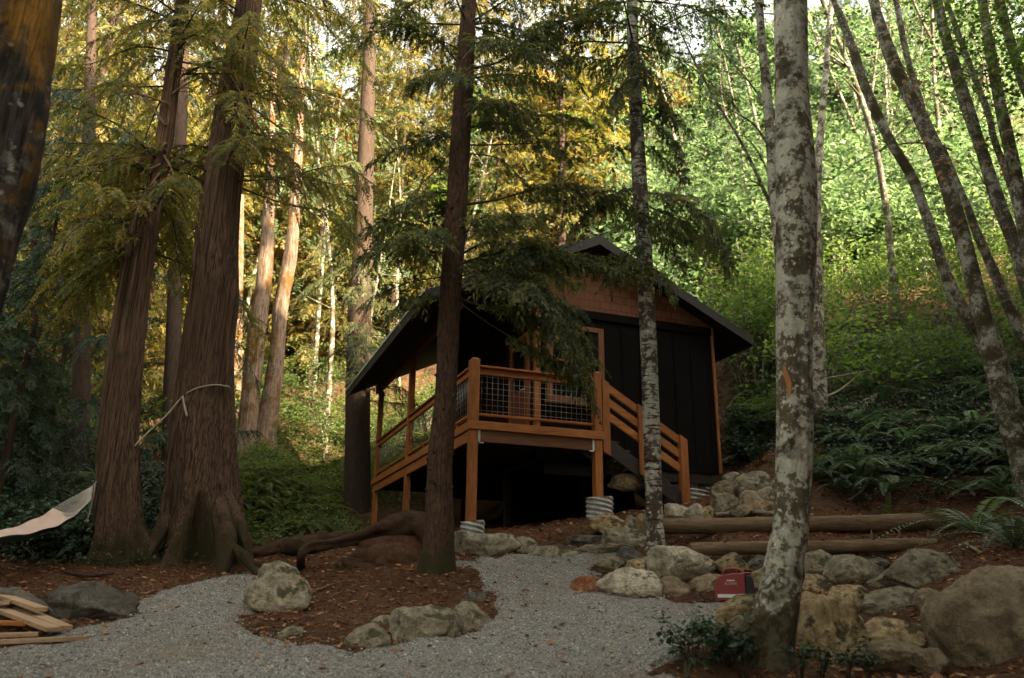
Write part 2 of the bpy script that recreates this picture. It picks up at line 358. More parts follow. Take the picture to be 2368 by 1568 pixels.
def stone(name, lo, mid, hi, moss=None, mth=.6, crack=.5):
    m = N(name); v = m.coord(); a = m.noise(v, 2.4, 8, .62, .3); b = m.noise(v, 17, 6, .7); d = m.noise(v, 60, 3)
    c = m.ramp(a, [(.28, lo), (.5, mid), (.74, hi)])
    c = m.mix(.8, c, m.ramp(b, [(.3, (.5,.48,.45)), (.7, (1.25,1.25,1.22))]), 'MULTIPLY')
    sp_ = m.ramp(m.noise(v, 5.5, 6, .7, .6), [(.36, (.42,.40,.36)), (.48, (1,1,1))]); c = m.mix(.8, c, sp_, 'MULTIPLY')
    c = m.mix(.4, c, m.ramp(d, [(.35, (.6,.6,.6)), (.65, (1.25,1.25,1.25))]), 'MULTIPLY')
    hv = m.n('HueSaturation'); mr = m.n('MapRange'); m.l(m.rnd(), mr.inputs[0]); mr.inputs[3].default_value = .95; mr.inputs[4].default_value = 1.45
    m.l(mr.outputs[0], hv.inputs['Value']); m.l(c, hv.inputs['Color']); c = hv.outputs[0]
    if moss:
        gm = m.n('NewGeometry'); sx = m.n('SeparateXYZ'); m.l(gm.outputs['Normal'], sx.inputs[0])
        k = m.noise(v, 3.2, 6, .65); ad = m.n('Math', operation='MULTIPLY_ADD'); m.l(sx.outputs[2], ad.inputs[0]); ad.inputs[1].default_value = .12; m.l(k, ad.inputs[2])
        f = m.ramp(ad.outputs[0], [(mth, (0,0,0)), (mth + .08, (.9,.9,.9))])
        c = m.mix(f, c, m.mix(m.noise(v, 40, 3), tuple(x * .35 for x in moss), moss))
    h = m.mix(.5, a, m.mix(.5, b, d))
    return m.done(m.pbr(c, .88, m.bump(h, 1., .08), .2))
MT['rock'] = stone('grey_rock', (.11,.098,.070), (.24,.21,.152), (.40,.36,.27), (.055,.05,.018), .58)
MT['rock_tan'] = stone('tan_rock', (.17,.12,.065), (.33,.25,.14), (.50,.40,.245), (.04,.032,.011), .56)
MT['rock_brown'] = stone('brown_rock', (.12,.09,.055), (.22,.17,.108), (.32,.255,.175), (.05,.045,.018), .7)
MT['rock_pale'] = stone('pale_rock', (.19,.165,.12), (.38,.34,.26), (.54,.49,.39), (.07,.06,.025), .64)
MT['rock_red'] = stone('rust_rock', (.15,.055,.025), (.25,.10,.045), (.36,.20,.11))
MT['rock_dark'] = stone('slate_rock', (.062,.057,.047), (.115,.106,.088), (.19,.175,.145), (.04,.045,.018), .68)

m = N('forest_soil'); v = m.coord(); a = m.noise(v, .9, 7, .65); b = m.noise(v, 16, 6, .7); d = m.noise(v, 70, 4, .7)
c = m.ramp(a, [(.3, (.045,.026,.016)), (.55, (.085,.046,.026)), (.75, (.12,.070,.040))])
c = m.mix(.8, c, m.ramp(b, [(.3, (.45,.42,.4)), (.55, (1,1,1)), (.72, (1.6,1.45,1.25))]), 'MULTIPLY')
c = m.mix(.7, c, m.ramp(d, [(.35, (.5,.5,.5)), (.65, (1.4,1.35,1.3))]), 'MULTIPLY')
MT['soil'] = m.done(m.pbr(c, .95, m.bump(m.mix(.5, b, d), .9, .03), .1))
m = N('gravel'); v = m.coord(); vo = m.n('TexVoronoi'); vo.inputs['Scale'].default_value = 58; m.l(v, vo.inputs['Vector'])
vo2 = m.n('TexVoronoi'); vo2.inputs['Scale'].default_value = 120; m.l(v, vo2.inputs['Vector'])
sx = m.n('SeparateXYZ'); m.l(vo.outputs['Color'], sx.inputs[0]); sx2 = m.n('SeparateXYZ'); m.l(vo2.outputs['Color'], sx2.inputs[0])
c1 = m.ramp(sx.outputs[0], [(0, (.11,.107,.095)), (.5, (.235,.23,.208)), (1, (.43,.42,.385))])
c2 = m.ramp(sx2.outputs[0], [(0, (.10,.096,.086)), (.6, (.225,.22,.198)), (1, (.38,.372,.34))])
c = m.mix(m.ramp(m.noise(v, 9, 4), [(.42, (0,0,0)), (.58, (1,1,1))]), c1, c2)
c = m.mix(.75, c, m.ramp(vo.outputs['Distance'], [(.2, (1.25,1.25,1.25)), (.6, (.34,.32,.29))]), 'MULTIPLY')
dirt = m.ramp(m.noise(v, 1.3, 6, .65), [(.48, (0,0,0)), (.66, (.75,.75,.75))]); c = m.mix(dirt, c, m.mix(.55, c, (.12,.085,.05)))
hm = m.n('Math', operation='ADD'); m.l(vo.outputs['Distance'], hm.inputs[0]); m.l(vo2.outputs['Distance'], hm.inputs[1])
MT['gravel'] = m.done(m.pbr(c, .92, m.bump(hm.outputs[0], -.9, .02), .15))
m = N('pebble'); t = m.tint(); c = m.ramp(t, [(0, (.09,.083,.07)), (.35, (.19,.18,.155)), (.75, (.33,.315,.28)), (1, (.52,.50,.45))])
MT['pebble'] = m.done(m.pbr(c, .9, m.bump(m.noise(m.coord(), 60, 3), .3, .004)))

# ------------------------------------------------------------------ ground
def axis(lo, hi, a, b, fine, coarse):
    x = [a]
    st = fine
    while x[-1] < b: x.append(x[-1] + fine)
    s_ = fine
    while x[-1] < hi: s_ = min(s_ * 1.13, coarse); x.append(x[-1] + s_)
    s_ = fine
    while x[0] > lo: s_ = min(s_ * 1.13, coarse); x.insert(0, x[0] - s_)
    return np.array(x)
gx, gy = axis(-160, 160, -7, 8, .11, 6), axis(-130, 190, 4.5, 18, .11, 6)
XX, YY = np.meshgrid(gx, gy); H = height(XX.ravel(), YY.ravel())
P3 = np.stack([XX.ravel(), YY.ravel(), H * 0], 1)
H = H + .035 * fbm(P3 * 2.2, 4, 3) + .016 * fbm(P3 * 9, 2, 9)
far = np.clip((YY.ravel() - 18) / 10, 0, 1); H = H + far * .5 * fbm(P3 * .25, 3, 5)
nx, ny = len(gx), len(gy); i = (np.arange(ny - 1)[:, None] * nx + np.arange(nx - 1)[None]).ravel()
link('forest_floor', mesh('forest_floor', np.stack([XX.ravel(), YY.ravel(), H], 1), np.stack([i, i+1, i+nx+1, i+nx], 1), MT['soil'], smooth=True))['kind'] = 'structure'

# gravel path: outline picked along its edges, laid on the ground with a ragged rim
def poly_pts(px): return np.array([hit(a, b, 3.0)[:2] for a, b in px])
_edge = [(-250,1600),(-100,1520),(120,1462),(250,1440),(300,1415),(330,1375),(420,1352),(520,1338),(598,1326),(604,1352),(590,1400),(580,1435),(615,1470),(700,1500),(810,1510),(930,1495),(1060,1475),(1140,1452),
  (1165,1410),(1120,1350),(1060,1310),(1090,1292),(1180,1283),(1260,1290),(1350,1280),(1420,1258),(1500,1250),(1500,1262),(1440,1290),(1380,1318),(1370,1345),(1420,1380),(1520,1392),(1660,1397),(1690,1420),(1665,1450),(1600,1500),(1560,1545),(1540,1600)]
PE = poly_pts(_edge); PE = np.vstack([PE, [(1.2, 4.0), (.8, 1.0), (-3.5, 1.0), (-4.5, 4.5)]])
def sdist(P, E):               # signed distance to a polygon, positive inside
    d = np.full(len(P), 1e9); ins = np.zeros(len(P), bool)
    for k in range(len(E)):
        a, b = E[k], E[(k + 1) % len(E)]; e = b - a; w_ = P - a
        t = np.clip((w_ @ e) / (e @ e + 1e-12), 0, 1); d = np.minimum(d, np.linalg.norm(w_ - t[:, None] * e, axis=1))
        c = (a[1] > P[:, 1]) != (b[1] > P[:, 1])
        xi = a[0] + (P[:, 1] - a[1]) / (e[1] + 1e-12) * e[0]
        ins ^= c & (P[:, 0] < xi)
    return np.where(ins, d, -d)
qx, qy = np.arange(-7, 3.6, .06), np.arange(1.0, 14.5, .06); QX, QY = np.meshgrid(qx, qy); q = np.stack([QX.ravel(), QY.ravel()], 1)
q3 = np.c_[q, np.zeros(len(q))]
sdp = sdist(q, PE) + .16 * fbm(q3 * 2.5, 4, 21)
Z = height(q[:, 0], q[:, 1]) + .035 * fbm(q3 * 2.2, 4, 3) + np.clip(sdp * .35, -.07, .035) + .006 * fbm(q3 * 14, 2, 8)
keep = sdp > -.22; i = (np.arange(len(qy) - 1)[:, None] * len(qx) + np.arange(len(qx) - 1)[None]).ravel()
F4 = np.stack([i, i+1, i+len(qx)+1, i+len(qx)], 1); F4 = F4[keep[F4].all(1)]
used = np.unique(F4); mp_ = -np.ones(len(q), int); mp_[used] = np.arange(len(used))
link('gravel_path', mesh('gravel_path', np.c_[q, Z][used], mp_[F4], MT['gravel'], smooth=True))['kind'] = 'structure'
def path_h(x, y):
    a = np.c_[x, y, np.zeros(len(x))]
    return height(x, y) + .035 * fbm(a * 2.2, 4, 3)
# loose stones of the gravel
k = 26000; a = np.c_[rng.uniform(-6.5, 3.4, k), 4.5 + 9.5 * rng.random(k) ** 1.35]
s_ = sdist(a, PE) + .16 * fbm(np.c_[a, np.zeros(k)] * 2.5, 4, 21); a = a[(s_ > .0) | ((s_ > -.25) & (rng.random(k) < .12))]; k = len(a)
_oc = np.array([[1,0,0],[-1,0,0],[0,1,0],[0,-1,0],[0,0,.8],[0,0,-.8]], float); _of = np.array([[0,2,4],[2,1,4],[1,3,4],[3,0,4],[2,0,5],[1,2,5],[3,1,5],[0,3,5]])
sz = np.clip(rng.lognormal(-4.7, .38, k), .004, .018)
V = _oc[None] * (sz[:, None, None] * rng.uniform(.6, 1.35, (k, 1, 3))) + rng.normal(0, .12, (k, 6, 3)) * sz[:, None, None]
an = rng.random(k) * 6.28; c_, s2 = np.cos(an)[:, None], np.sin(an)[:, None]
V = np.stack([V[..., 0] * c_ - V[..., 1] * s2, V[..., 0] * s2 + V[..., 1] * c_, V[..., 2]], -1)
V += np.c_[a, path_h(a[:, 0], a[:, 1]) + .036][:, None]
tag(link('gravel_stones', mesh('gravel_stones', V.reshape(-1, 3), (np.arange(k)[:, None, None] * 6 + _of[None]).reshape(-1, 3), MT['pebble'], tint=np.repeat(rng.random(k), 6))),
    'loose grey stones scattered over the gravel path', 'gravel', kind='stuff')

# leaf and needle litter on the soil
def litter(name, n, xr, yr, size, cond, label, mat, tr=(0, 1), lift=.012):
    a = np.c_[rng.uniform(*xr, n), rng.uniform(*yr, n)]; a = a[cond(a)]; n = len(a)
    z = path_h(a[:, 0], a[:, 1]) + .016 * fbm(np.c_[a, np.zeros(n)] * 9, 2, 9) + lift
    d = nrm(np.c_[rng.normal(size=(n, 2)), rng.normal(0, .25, n)]); sdv = nrm(np.cross(d, [0, 0, 1.])) + np.c_[np.zeros((n, 2)), rng.normal(0, .35, n)]
    l = rng.uniform(size[0], size[1], n)[:, None]; wdt = l * rng.uniform(size[2], size[3], n)[:, None]; c = np.c_[a, z]
    V = np.stack([c - d * l, c + sdv * wdt + np.c_[np.zeros((n, 2)), rng.uniform(-.2, .5, n)] * l * .5, c + d * l, c - sdv * wdt], 1)
    V[..., 2] = np.maximum(V[..., 2], (z - .01)[:, None])
    return tag(link(name, mesh(name, V.reshape(-1, 3), (np.arange(n)[:, None] * 4 + np.arange(4)), MT[mat], tint=np.repeat(rng.uniform(*tr, n), 4))), label, 'litter', kind='stuff')
off = lambda a: (sdist(a, PE) + .16 * fbm(np.c_[a, np.zeros(len(a))] * 2.5, 4, 21)) < .02
litter('needle_litter', 70000, (-8, 9), (6, 17), (.018, .05, .08, .22), off, 'brown needles and bits strewn over the forest soil', 'dry_leaf', (0, .8))
litter('leaf_litter', 12000, (-8, 9), (6, 17), (.015, .05, .4, .8), off, 'fallen brown and orange leaves lying on the soil', 'dry_leaf', (.3, 1), .02)

litter('path_leaves', 3200, (-6.5, 3.4), (4.5, 14), (.02, .045, .4, .8), lambda a: (sdist(a, PE) > .05) & (rng.random(len(a)) < .3), 'few brown leaves blown onto the gravel path', 'dry_leaf', (.2, 1), .045)
litter('rim_litter', 9000, (-7, 3.6), (4.5, 14.5), (.012, .04, .15, .6), lambda a: (lambda d_: (d_ > -.1) & (d_ < .5) & (rng.random(len(a)) < np.exp(-np.maximum(d_, 0) * 7)))(sdist(a, PE) + .16 * fbm(np.c_[a, np.zeros(len(a))] * 2.5, 4, 21)), 'leaf bits and needles gathered along the rim of the gravel', 'dry_leaf', (0, .9), .045)
# ------------------------------------------------------------------ cabin
cabin = empty('cabin', CAB, YAW, 'dark timber cabin on posts with a stained cedar deck, stairs and gable roof', 'cabin')
W1, W2, T1, T2, ZB = 1.59, 5.64, .88, 7.5, -.48
SE, SL, TF, TB, ZE, ZR = 6.44, -.76, .5, 8.9, 2.45, 4.18; SR = (SE + SL) / 2; K = (ZR - ZE) / (SE - SR)
def roofz(s): return ZR - abs(s - SR) * K
def wall_poly(name, pts, thick, axis_, at_, mat, par=cabin):
    """flat board of outline pts in (h, z), extruded"""
    n = len(pts); V = []
    for o in (0, thick):
        for h, z in pts: V.append((h, at_ + o, z) if axis_ == 't' else (at_ + o, h, z))
    f = [list(range(n))[::-1], [n + k for k in range(n)]]
    a = Acc(); a.V = [np.array(V, float)]; a.n = 2 * n; a.T = [np.full(2 * n, .5)]
    a.Q = [np.array([f[0]]), np.array([f[1]]), np.array([[k, (k+1) % n, n + (k+1) % n, n + k] for k in range(n)])]; a.mi = [0] * 3; a.S = [False] * 3
    o = link(name, a.mesh(name, [MT[mat]]), par)
    return o
sof = .17      # roof build-up under the outer face
ZG = 2.62
wf = wall_poly('front_wall', [(W1, ZB), (W2, ZB), (W2, ZG), (W1, ZG)], .12, 't', T1, 'siding')
b = Boxes()
for s in np.arange(W1 + .28, W2 - .1, .405): b.box(s - .022, s + .022, T1 - .02, T1 - .002, ZB, ZG - .005)
b.build('batten', [MT['siding']], wf, .003)
sh = wall_poly('gable_shingles', [(W1, ZG + .02), (W2, ZG + .02), (W2, roofz(W2) - sof), (SR, roofz(SR) - sof), (W1, roofz(W1) - sof)], .12, 't', T1 - .015, 'shingle')
b = Boxes(); b.box(W1 - .01, W2 + .01, T1 - .045, T1 - .0165, ZG - .16, ZG + .015); b.build('band_board', [MT['siding']], wf)
wl = wall_poly('left_wall', [(T1 + .125, -.15), (T2, -.15), (T2, roofz(W1) - sof), (T1 + .125, roofz(W1) - sof)], .12, 's', W1, 'porch_wall')
b = Boxes()
for t in np.arange(T1 + .5, T2, .405):
    if not 1.1 < t < 2.3: b.box(W1 - .02, W1 - .002, t - .022, t + .022, -.1, 2.4)
b.build('batten', [MT['porch_wall']], wl, .003)
wall_poly('right_wall', [(T1 + .125, ZB), (T2, ZB), (T2, roofz(W2) - sof), (T1 + .125, roofz(W2) - sof)], -.12, 's', W2, 'siding')
wall_poly('back_wall', [(W1 + .12, ZB), (W2 - .12, ZB), (W2 - .12, roofz(W2 - .12) - sof), (SR, roofz(SR) - sof), (W1 + .12, roofz(W1 + .12) - sof)], .12, 't', T2 - .12, 'siding')
b = Boxes(); b.box(W1 - .03, W1 + .075, T1 - .05, T1 + .06, 0.02, roofz(W1) - sof - .02); b.build('corner_trim', [MT['stain_v']], cabin)
b = Boxes(); b.box(W2 - .02, W2 + .035, T1 - .045, T1 + .09, ZB + .005, roofz(W2) - sof - .02); b.build('corner_trim', [MT['stain_v']], cabin)
# roof: two slabs with fascia, dark soffit below
def roof_slab(name, s0, s1, mat, z_off, th, t0=TF, t1=TB):
    V = []
    for dz in (0, -th):
        for t in (t0, t1): V += [(s0, t, roofz(s0) + z_off + dz), (s1, t, roofz(s1) + z_off + dz)]
    a = Acc(); a.add(np.array(V), np.array([[0,1,3,2],[4,6,7,5],[0,4,5,1],[2,3,7,6],[0,2,6,4],[1,5,7,3]]), 0, .5)
    return a
rf = link('roof', roof_slab('roof', SL, SR, 'roof', 0, .045).mesh('roof', [MT['roof']]), cabin)
r2 = link('roof', roof_slab('roof', SR, SE, 'roof', 0, .045).mesh('roof', [MT['roof']]), cabin)
for s0, s1 in ((SL + .03, SR), (SR, SE - .03)):
    link('soffit', roof_slab('soffit', s0, s1, 'soffit', -.047, .12, TF + .03, TB - .03).mesh('soffit', [MT['soffit']]), cabin)
for s0, s1 in ((SL, SR - .002), (SR + .002, SE)):
    a = roof_slab('f', s0, s1, 'roof', -.047, .16, TF, TF + .028); link('bargeboard', a.mesh('bargeboard', [MT['roof']]), cabin)
for s0, s1, mm in ((SL, SL + .028, 'soffit'), (SE - .028, SE, 'roof')):
    b = Boxes(); z = ZE - .047; b.box(s0, s1, TF + .03, TB, z - .17, z - (.015 if s1 == SE else 0)); b.build('eave_board', [MT[mm]], cabin, 0)
b = Boxes(); b.beam((SL - .012, TF, ZE - .004), (SL - .012, TB, ZE - .004), .02, .05); b.build('drip_edge', [plain_gut] if False else [MT['pale_edge']] if 'pale_edge' in MT else [MT['bracket']], cabin, 0)
b = Boxes(); b.beam((.07, 1.0, roofz(.07) - .36), (.07, TB - .3, roofz(.07) - .36), .12, .24); b.build('eave_beam', [MT['stain_dark']], cabin)
# window
wn = Boxes(); y0, y1 = T1 - .05, T1 - .003
for (a0, a1, z0, z1) in ((1.80,1.93,.70,2.28),(2.93,3.05,.70,2.28),(1.932,2.928,.70,.80),(1.932,2.928,2.18,2.28),(1.932,2.928,1.50,1.55)): wn.box(a0, a1, y0, y1, z0, z1)
wo = wn.build('window', [MT['stain_win']], cabin)
b = Boxes(); b.box(1.932, 2.928, T1 - .02, T1 - .004, .802, 2.178); b.build('pane', [MT['glass']], wo, 0)
b = Boxes(); b.box(1.76, 3.09, T1 - .075, T1 - .003, .645, .697); b.build('sill', [MT['stain_dark']], wo)
# door in the left wall
d = Boxes(); d.box(W1 - .03, W1 - .003, 1.28, 2.12, .02, 2.06)
do = d.build('door', [MT['door']], cabin)
b = Boxes()
for t0, t1, z0, z1 in ((1.17,1.275,.0,2.17),(2.125,2.23,.0,2.17),(1.28,2.12,2.065,2.17)): b.box(W1 - .045, W1 - .003, t0, t1, z0, z1)
b.build('door_frame', [MT['stain_v']], do)
b = Boxes(); b.box(W1 - .035, W1 - .031, 1.42, 1.98, 1.05, 1.9); b.build('pane', [MT['glass']], do, 0)
a = Acc(); tube(a, [(W1 - .035, 1.36, 1.), (W1 - .09, 1.36, 1.), (W1 - .09, 1.44, 1.)], .012, 8); link('handle', a.mesh('handle', [MT['bracket']]), do)
# deck
WD, LD = 2.57, 8.4
dk = Boxes()
for k in range(58):
    t = .035 + k * .144
    s1 = WD - .03 if t < T1 - .13 else W1 - .03
    if t < LD - .15: dk.box(.03, s1, t, t + .138, -.04, -.002)
deck = dk.build('deck', [MT['stain']], cabin, .003)
b = Boxes(); b.box(0, WD, 0, .028, -.15, -.003); b.box(0, .028, .03, LD, -.15, -.003); b.box(.03, WD, LD - .028, LD, -.15, -.003); b.box(WD - .028, WD, .03, T1 - .02, -.15, -.003)
b.build('fascia_board', [MT['stain']], deck)
b = Boxes(); b.box(.16, WD - .04, .04, .085, -.36, -.155); b.build('rim_beam', [MT['stain_dark']], deck)
b = Boxes(); b.box(.035, .085, .15, LD - .05, -.35, -.155); b.build('rim_beam', [MT['stain']], deck)
b = Boxes()
for t in np.arange(.6, LD - .2, .41): b.box(.09, W2 - .2, t, t + .045, -.30, -.045 if t > T1 else -.045) if t > T1 + .2 else b.box(.09, WD - .06, t, t + .045, -.30, -.045)
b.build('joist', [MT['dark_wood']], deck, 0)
# deck posts and corrugated piers
def gz(s, t): p = cab(s, t, 0); return hgt(p[0], p[1]) - CAB[2]
def pier(s, t, ztop, h, r):
    th = np.linspace(0, 2 * np.pi, 72, endpoint=False); zz = np.linspace(-h, 0, 46)
    TH, Zz = np.meshgrid(th, zz); rr = r * (1 + .055 * np.sin(2 * np.pi * (Zz / .085) + 3 * TH)) * (1 + .01 * np.sin(2 * TH + s))
    V = np.stack([s + rr * np.cos(TH), t + rr * np.sin(TH), ztop + Zz + .035 * np.cos(TH - .6) * (Zz > -.02)], -1).reshape(-1, 3)
    n = 72; i = np.arange(45)[:, None] * n; j = np.arange(n)[None]; kx = (j + 1) % n
    F = np.stack([i + j, i + kx, i + n + kx, i + n + j], -1).reshape(-1, 4)
    a = Acc(); a.add(V, F, 0, .5, True)
    b_ = Acc(); c0 = np.array([[s + r * .93 * math.cos(x), t + r * .93 * math.sin(x), ztop - .03] for x in th] + [[s, t, ztop - .03]])
    po = link('pier', a.mesh('pier', [MT['pipe']]), cabin)
    b_.add(c0, np.array([[k, (k + 1) % 72, 72] for k in range(72)])); link('pier_fill', b_.mesh('pier_fill', [MT['concrete']]), po)
    return po
PW = .15
def post(s, t, z0, z1, wd=PW, mat='stain_v', name='deck_post'):
    b = Boxes(); b.box(s - wd/2, s + wd/2, t - wd/2, t + wd/2, z0, z1); return b.build(name, [MT[mat]], cabin)
def cap_post(s, t, z1, wd=.165):
    p = post(s, t, -.002, z1, wd, 'stain_v', 'railing_post')
    h = wd / 2; V = np.array([[s-h,t-h,z1+.001],[s+h,t-h,z1+.001],[s+h,t+h,z1+.001],[s-h,t+h,z1+.001],[s-h*.45,t-h*.45,z1+.035],[s+h*.45,t-h*.45,z1+.035],[s+h*.45,t+h*.45,z1+.035],[s-h*.45,t+h*.45,z1+.035]])
    a = Acc(); a.add(V, np.array([[0,1,5,4],[1,2,6,5],[2,3,7,6],[3,0,4,7],[4,5,6,7],[3,2,1,0]])); link('post_cap', a.mesh('post_cap', [MT['stain']]), p)
    return p
cap_post(.085, .085, 1.10); cap_post(WD - .095, .085, 1.10, .15)
post(.095, .1, -1.70, -.155, .15); pier(.14, .12, -1.69, .5, .20)
post(WD - .095, .1, -1.19, -.155, .15); pier(WD - .06, .12, -1.17, .55, .235)
for t in (1.9, 4.75, 8.2):
    g0 = gz(.095, t)
    post(.095, t, g0 - .1, -.352 if False else -.16, .13); post(.095, t, .002, roofz(.07) - .485, .13, 'stain_v', 'roof_post')
for s, t in ((1.9, 3.2), (3.6, 3.0), (1.9, 6.2), (5.3, 4.0)):
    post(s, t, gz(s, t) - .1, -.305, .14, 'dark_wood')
b = Boxes(); b.box(W2 - .3, W2 - .08, T1 + .12, T1 + .34, gz(W2 - .2, T1 + .2) - .2, ZB - .002); b.build('foundation_block', [MT['concrete']], cabin)
pier(W2 - .55, T1 + .12, -.78, .6, .3)
b = Boxes(); b.box(W1 + .2, W2 - .15, T1 + .03, T1 + .1, ZB - .22, ZB - .004); b.build('floor_beam', [MT['dark_wood']], cabin)
b = Boxes(); b.box(W1 + .13, W2 - .13, T1 + .13, T2 - .13, ZB + .03, ZB + .1); b.build('floor', [MT['dark_wood']], cabin, 0)
for s in (.19, WD - .20):          # pale steel brackets under the fascia
    b = Boxes(); b.box(s - .018, s + .018, .026, .038, -.36, -.158); sg = 1 if s < 1 else -1
    b.box(min(s, s + sg * .085), max(s, s + sg * .085), .026, .038, -.385, -.362); b.build('bracket', [MT['bracket']], cabin, .002)
# railings with welded wire
def railing(p, q, face):
    p, q = np.array(p, float), np.array(q, float); d = nrm(q - p); b = Boxes()
    up = np.array([0, 0, 1.])
    b.beam(p + up * .985, q + up * .985, .135, .035); b.beam(p + up * .915, q + up * .915, .04, .075); b.beam(p + up * .86, q + up * .86, .06, .03)
    b.beam(p + up * .125, q + up * .125, .075, .042)
    m_ = (p + q) / 2; b.box(m_[0] - .02, m_[0] + .02, m_[1] - .02, m_[1] + .02, .0, .104)
    r = b.build('railing', [MT['stain']], cabin, .004)
    a = Acc(); L = np.linalg.norm(q - p)
    for x in np.arange(.06, L, .102): tube(a, [p + d * x + up * .147, p + d * x + up * .845], .0028, 4, tint=.5)
    for z in np.arange(.20, .85, .102): tube(a, [p + up * z + face * .004, q + up * z + face * .004], .0028, 4)
    link('wire_mesh', a.mesh('wire_mesh', [MT['wire']]), r)
railing((.17, .085, 0), (WD - .175, .085, 0), np.array([0, -1, 0]))
railing((.085, .17, 0), (.085, 1.83, 0), np.array([-1, 0, 0])); railing((.085, 1.97, 0), (.085, 4.68, 0), np.array([-1, 0, 0]))
railing((.085, 4.82, 0), (.085, 8.13, 0), np.array([-1, 0, 0]))
# stairs running down along the front wall
SX0, SX1 = WD + .03, 4.30; SL_ = -.585
st_ = Boxes()
for t in (.10, .82): st_.beam((WD + .0, t, -.17), (4.34, t, -.17 + SL_ * 1.77 * 1.02), .04, .27)
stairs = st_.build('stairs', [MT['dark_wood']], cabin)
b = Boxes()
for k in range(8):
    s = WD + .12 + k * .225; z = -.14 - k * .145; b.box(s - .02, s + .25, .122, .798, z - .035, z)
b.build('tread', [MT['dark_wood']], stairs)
def slope_beam(b, s0, s1, z, ht, t0, t1):      # rail that follows the stairs with plumb-cut ends
    za, zb_ = z + SL_ * (s0 - WD), z + SL_ * (s1 - WD)
    V = np.array([(s0, t, za + o) for t in (t0, t1) for o in (0, -ht)] + [(s1, t, zb_ + o) for t in (t0, t1) for o in (0, -ht)])
    b.add(V, np.array([[0,1,3,2],[4,6,7,5],[0,4,5,1],[2,3,7,6],[0,2,6,4],[1,5,7,3]]), 0, rng.random())
b = Boxes()
for z in (1.02, .75, .48): slope_beam(b, WD + .142, 4.26, z, .165, .075, .115)
sr_ = b.build('stair_railing', [MT['stain']], cabin)
b = Boxes()
def plumb(s0, s1, z0, zt, t0=.03, t1=.073): 
    V = np.array([(s, t, z) for t in (t0, t1) for s, z in ((s0, z0), (s1, z0 + (SL_ * (s1 - s0) if z0 > -1 else 0)), (s1, zt + SL_ * (s1 - s0)), (s0, zt))])
    b.add(V, np.array([[0,1,2,3],[7,6,5,4],[0,4,5,1],[1,5,6,2],[2,6,7,3],[3,7,4,0]]), 0, rng.random())
plumb(WD + .005, WD + .15, -.36, 1.02); b.build('stair_post', [MT['stain_v']], sr_)
b = Boxes(); plumb(3.32, 3.47, -.72, .60); b.build('stair_post', [MT['stain_v']], sr_)
b = Boxes(); plumb(4.20, 4.36, -1.36, .08, .03, .15); b.build('stair_post', [MT['stain_v']], sr_)

# ------------------------------------------------------------------ rocks
_bm = bmesh.new(); bmesh.ops.create_icosphere(_bm, subdivisions=5, radius=1); ICO = np.array([v.co[:] for v in _bm.verts]); ICOF = np.array([[v.index for v in f.verts] for f in _bm.faces]); _bm.free()
_bm = bmesh.new(); bmesh.ops.create_icosphere(_bm, subdivisions=3, radius=1); ICO3 = np.array([v.co[:] for v in _bm.verts]); ICO3F = np.array([[v.index for v in f.verts] for f in _bm.faces]); _bm.free()
def rock(box, mat, label, Y=None, seed=0, ang=.85, flat=0., bury=.22, group=None, dep=.85):
    x0, y0, x1, y1 = box; gr = (.15 if 37 < seed < 49 and seed != 46 or seed > 59 else .07) * (x1 - x0); x0 -= gr; x1 += gr; y0 -= .03 * (y1 - y0); r = np.random.default_rng(seed + 100)
    if Y is None: c0 = hit((x0 + x1) / 2, y1 - .12 * (y1 - y0)); Y = c0[1] + .1
    c = at((x0 + x1) / 2, (y0 + y1) / 2, Y); s = mpp(c); w_, h_ = (x1 - x0) * s / 2, (y1 - y0) * s / 2
    big = max(w_, h_) > .10; v = (ICO if big else ICO3).copy(); F = ICOF if big else ICO3F
    for k in range(r.integers(10, 17)):
        n = nrm(r.normal(size=3)); dd = r.uniform(.54, .92); p = v @ n; v = v - n * np.maximum(0, p - dd)[:, None] * ang
    if flat: v[:, 2] = np.minimum(v[:, 2], 1 - flat)
    v = v * (1 + .11 * fbm(v * 1.3 + seed, 3, seed)[:, None] + .045 * fbm(v * 5 + seed, 4, seed + 3)[:, None] - .06 * np.abs(fbm(v * 2.6 + seed * 2, 3, seed + 7))[:, None] + .012 * fbm(v * 17, 2, seed)[:, None])
    a = r.uniform(-.5, .5); ca, sa = math.cos(a), math.sin(a); v = np.stack([v[:, 0] * ca - v[:, 1] * sa, v[:, 0] * sa + v[:, 1] * ca, v[:, 2]], 1)
    mn, mx = v.min(0), v.max(0); v = (v - (mn + mx) / 2) / ((mx - mn) / 2)
    hh = h_ * (1 + bury); v = v * [w_, dep * (w_ * .6 + h_ * .4), hh]; 
    o = link('boulder' if w_ > .22 else 'rock', mesh('boulder', v, F, MT[mat], smooth=True), None, tuple(c - np.array([0, 0, h_ * bury])))
    return tag(o, label, 'boulder' if w_ > .22 else 'rock', group)
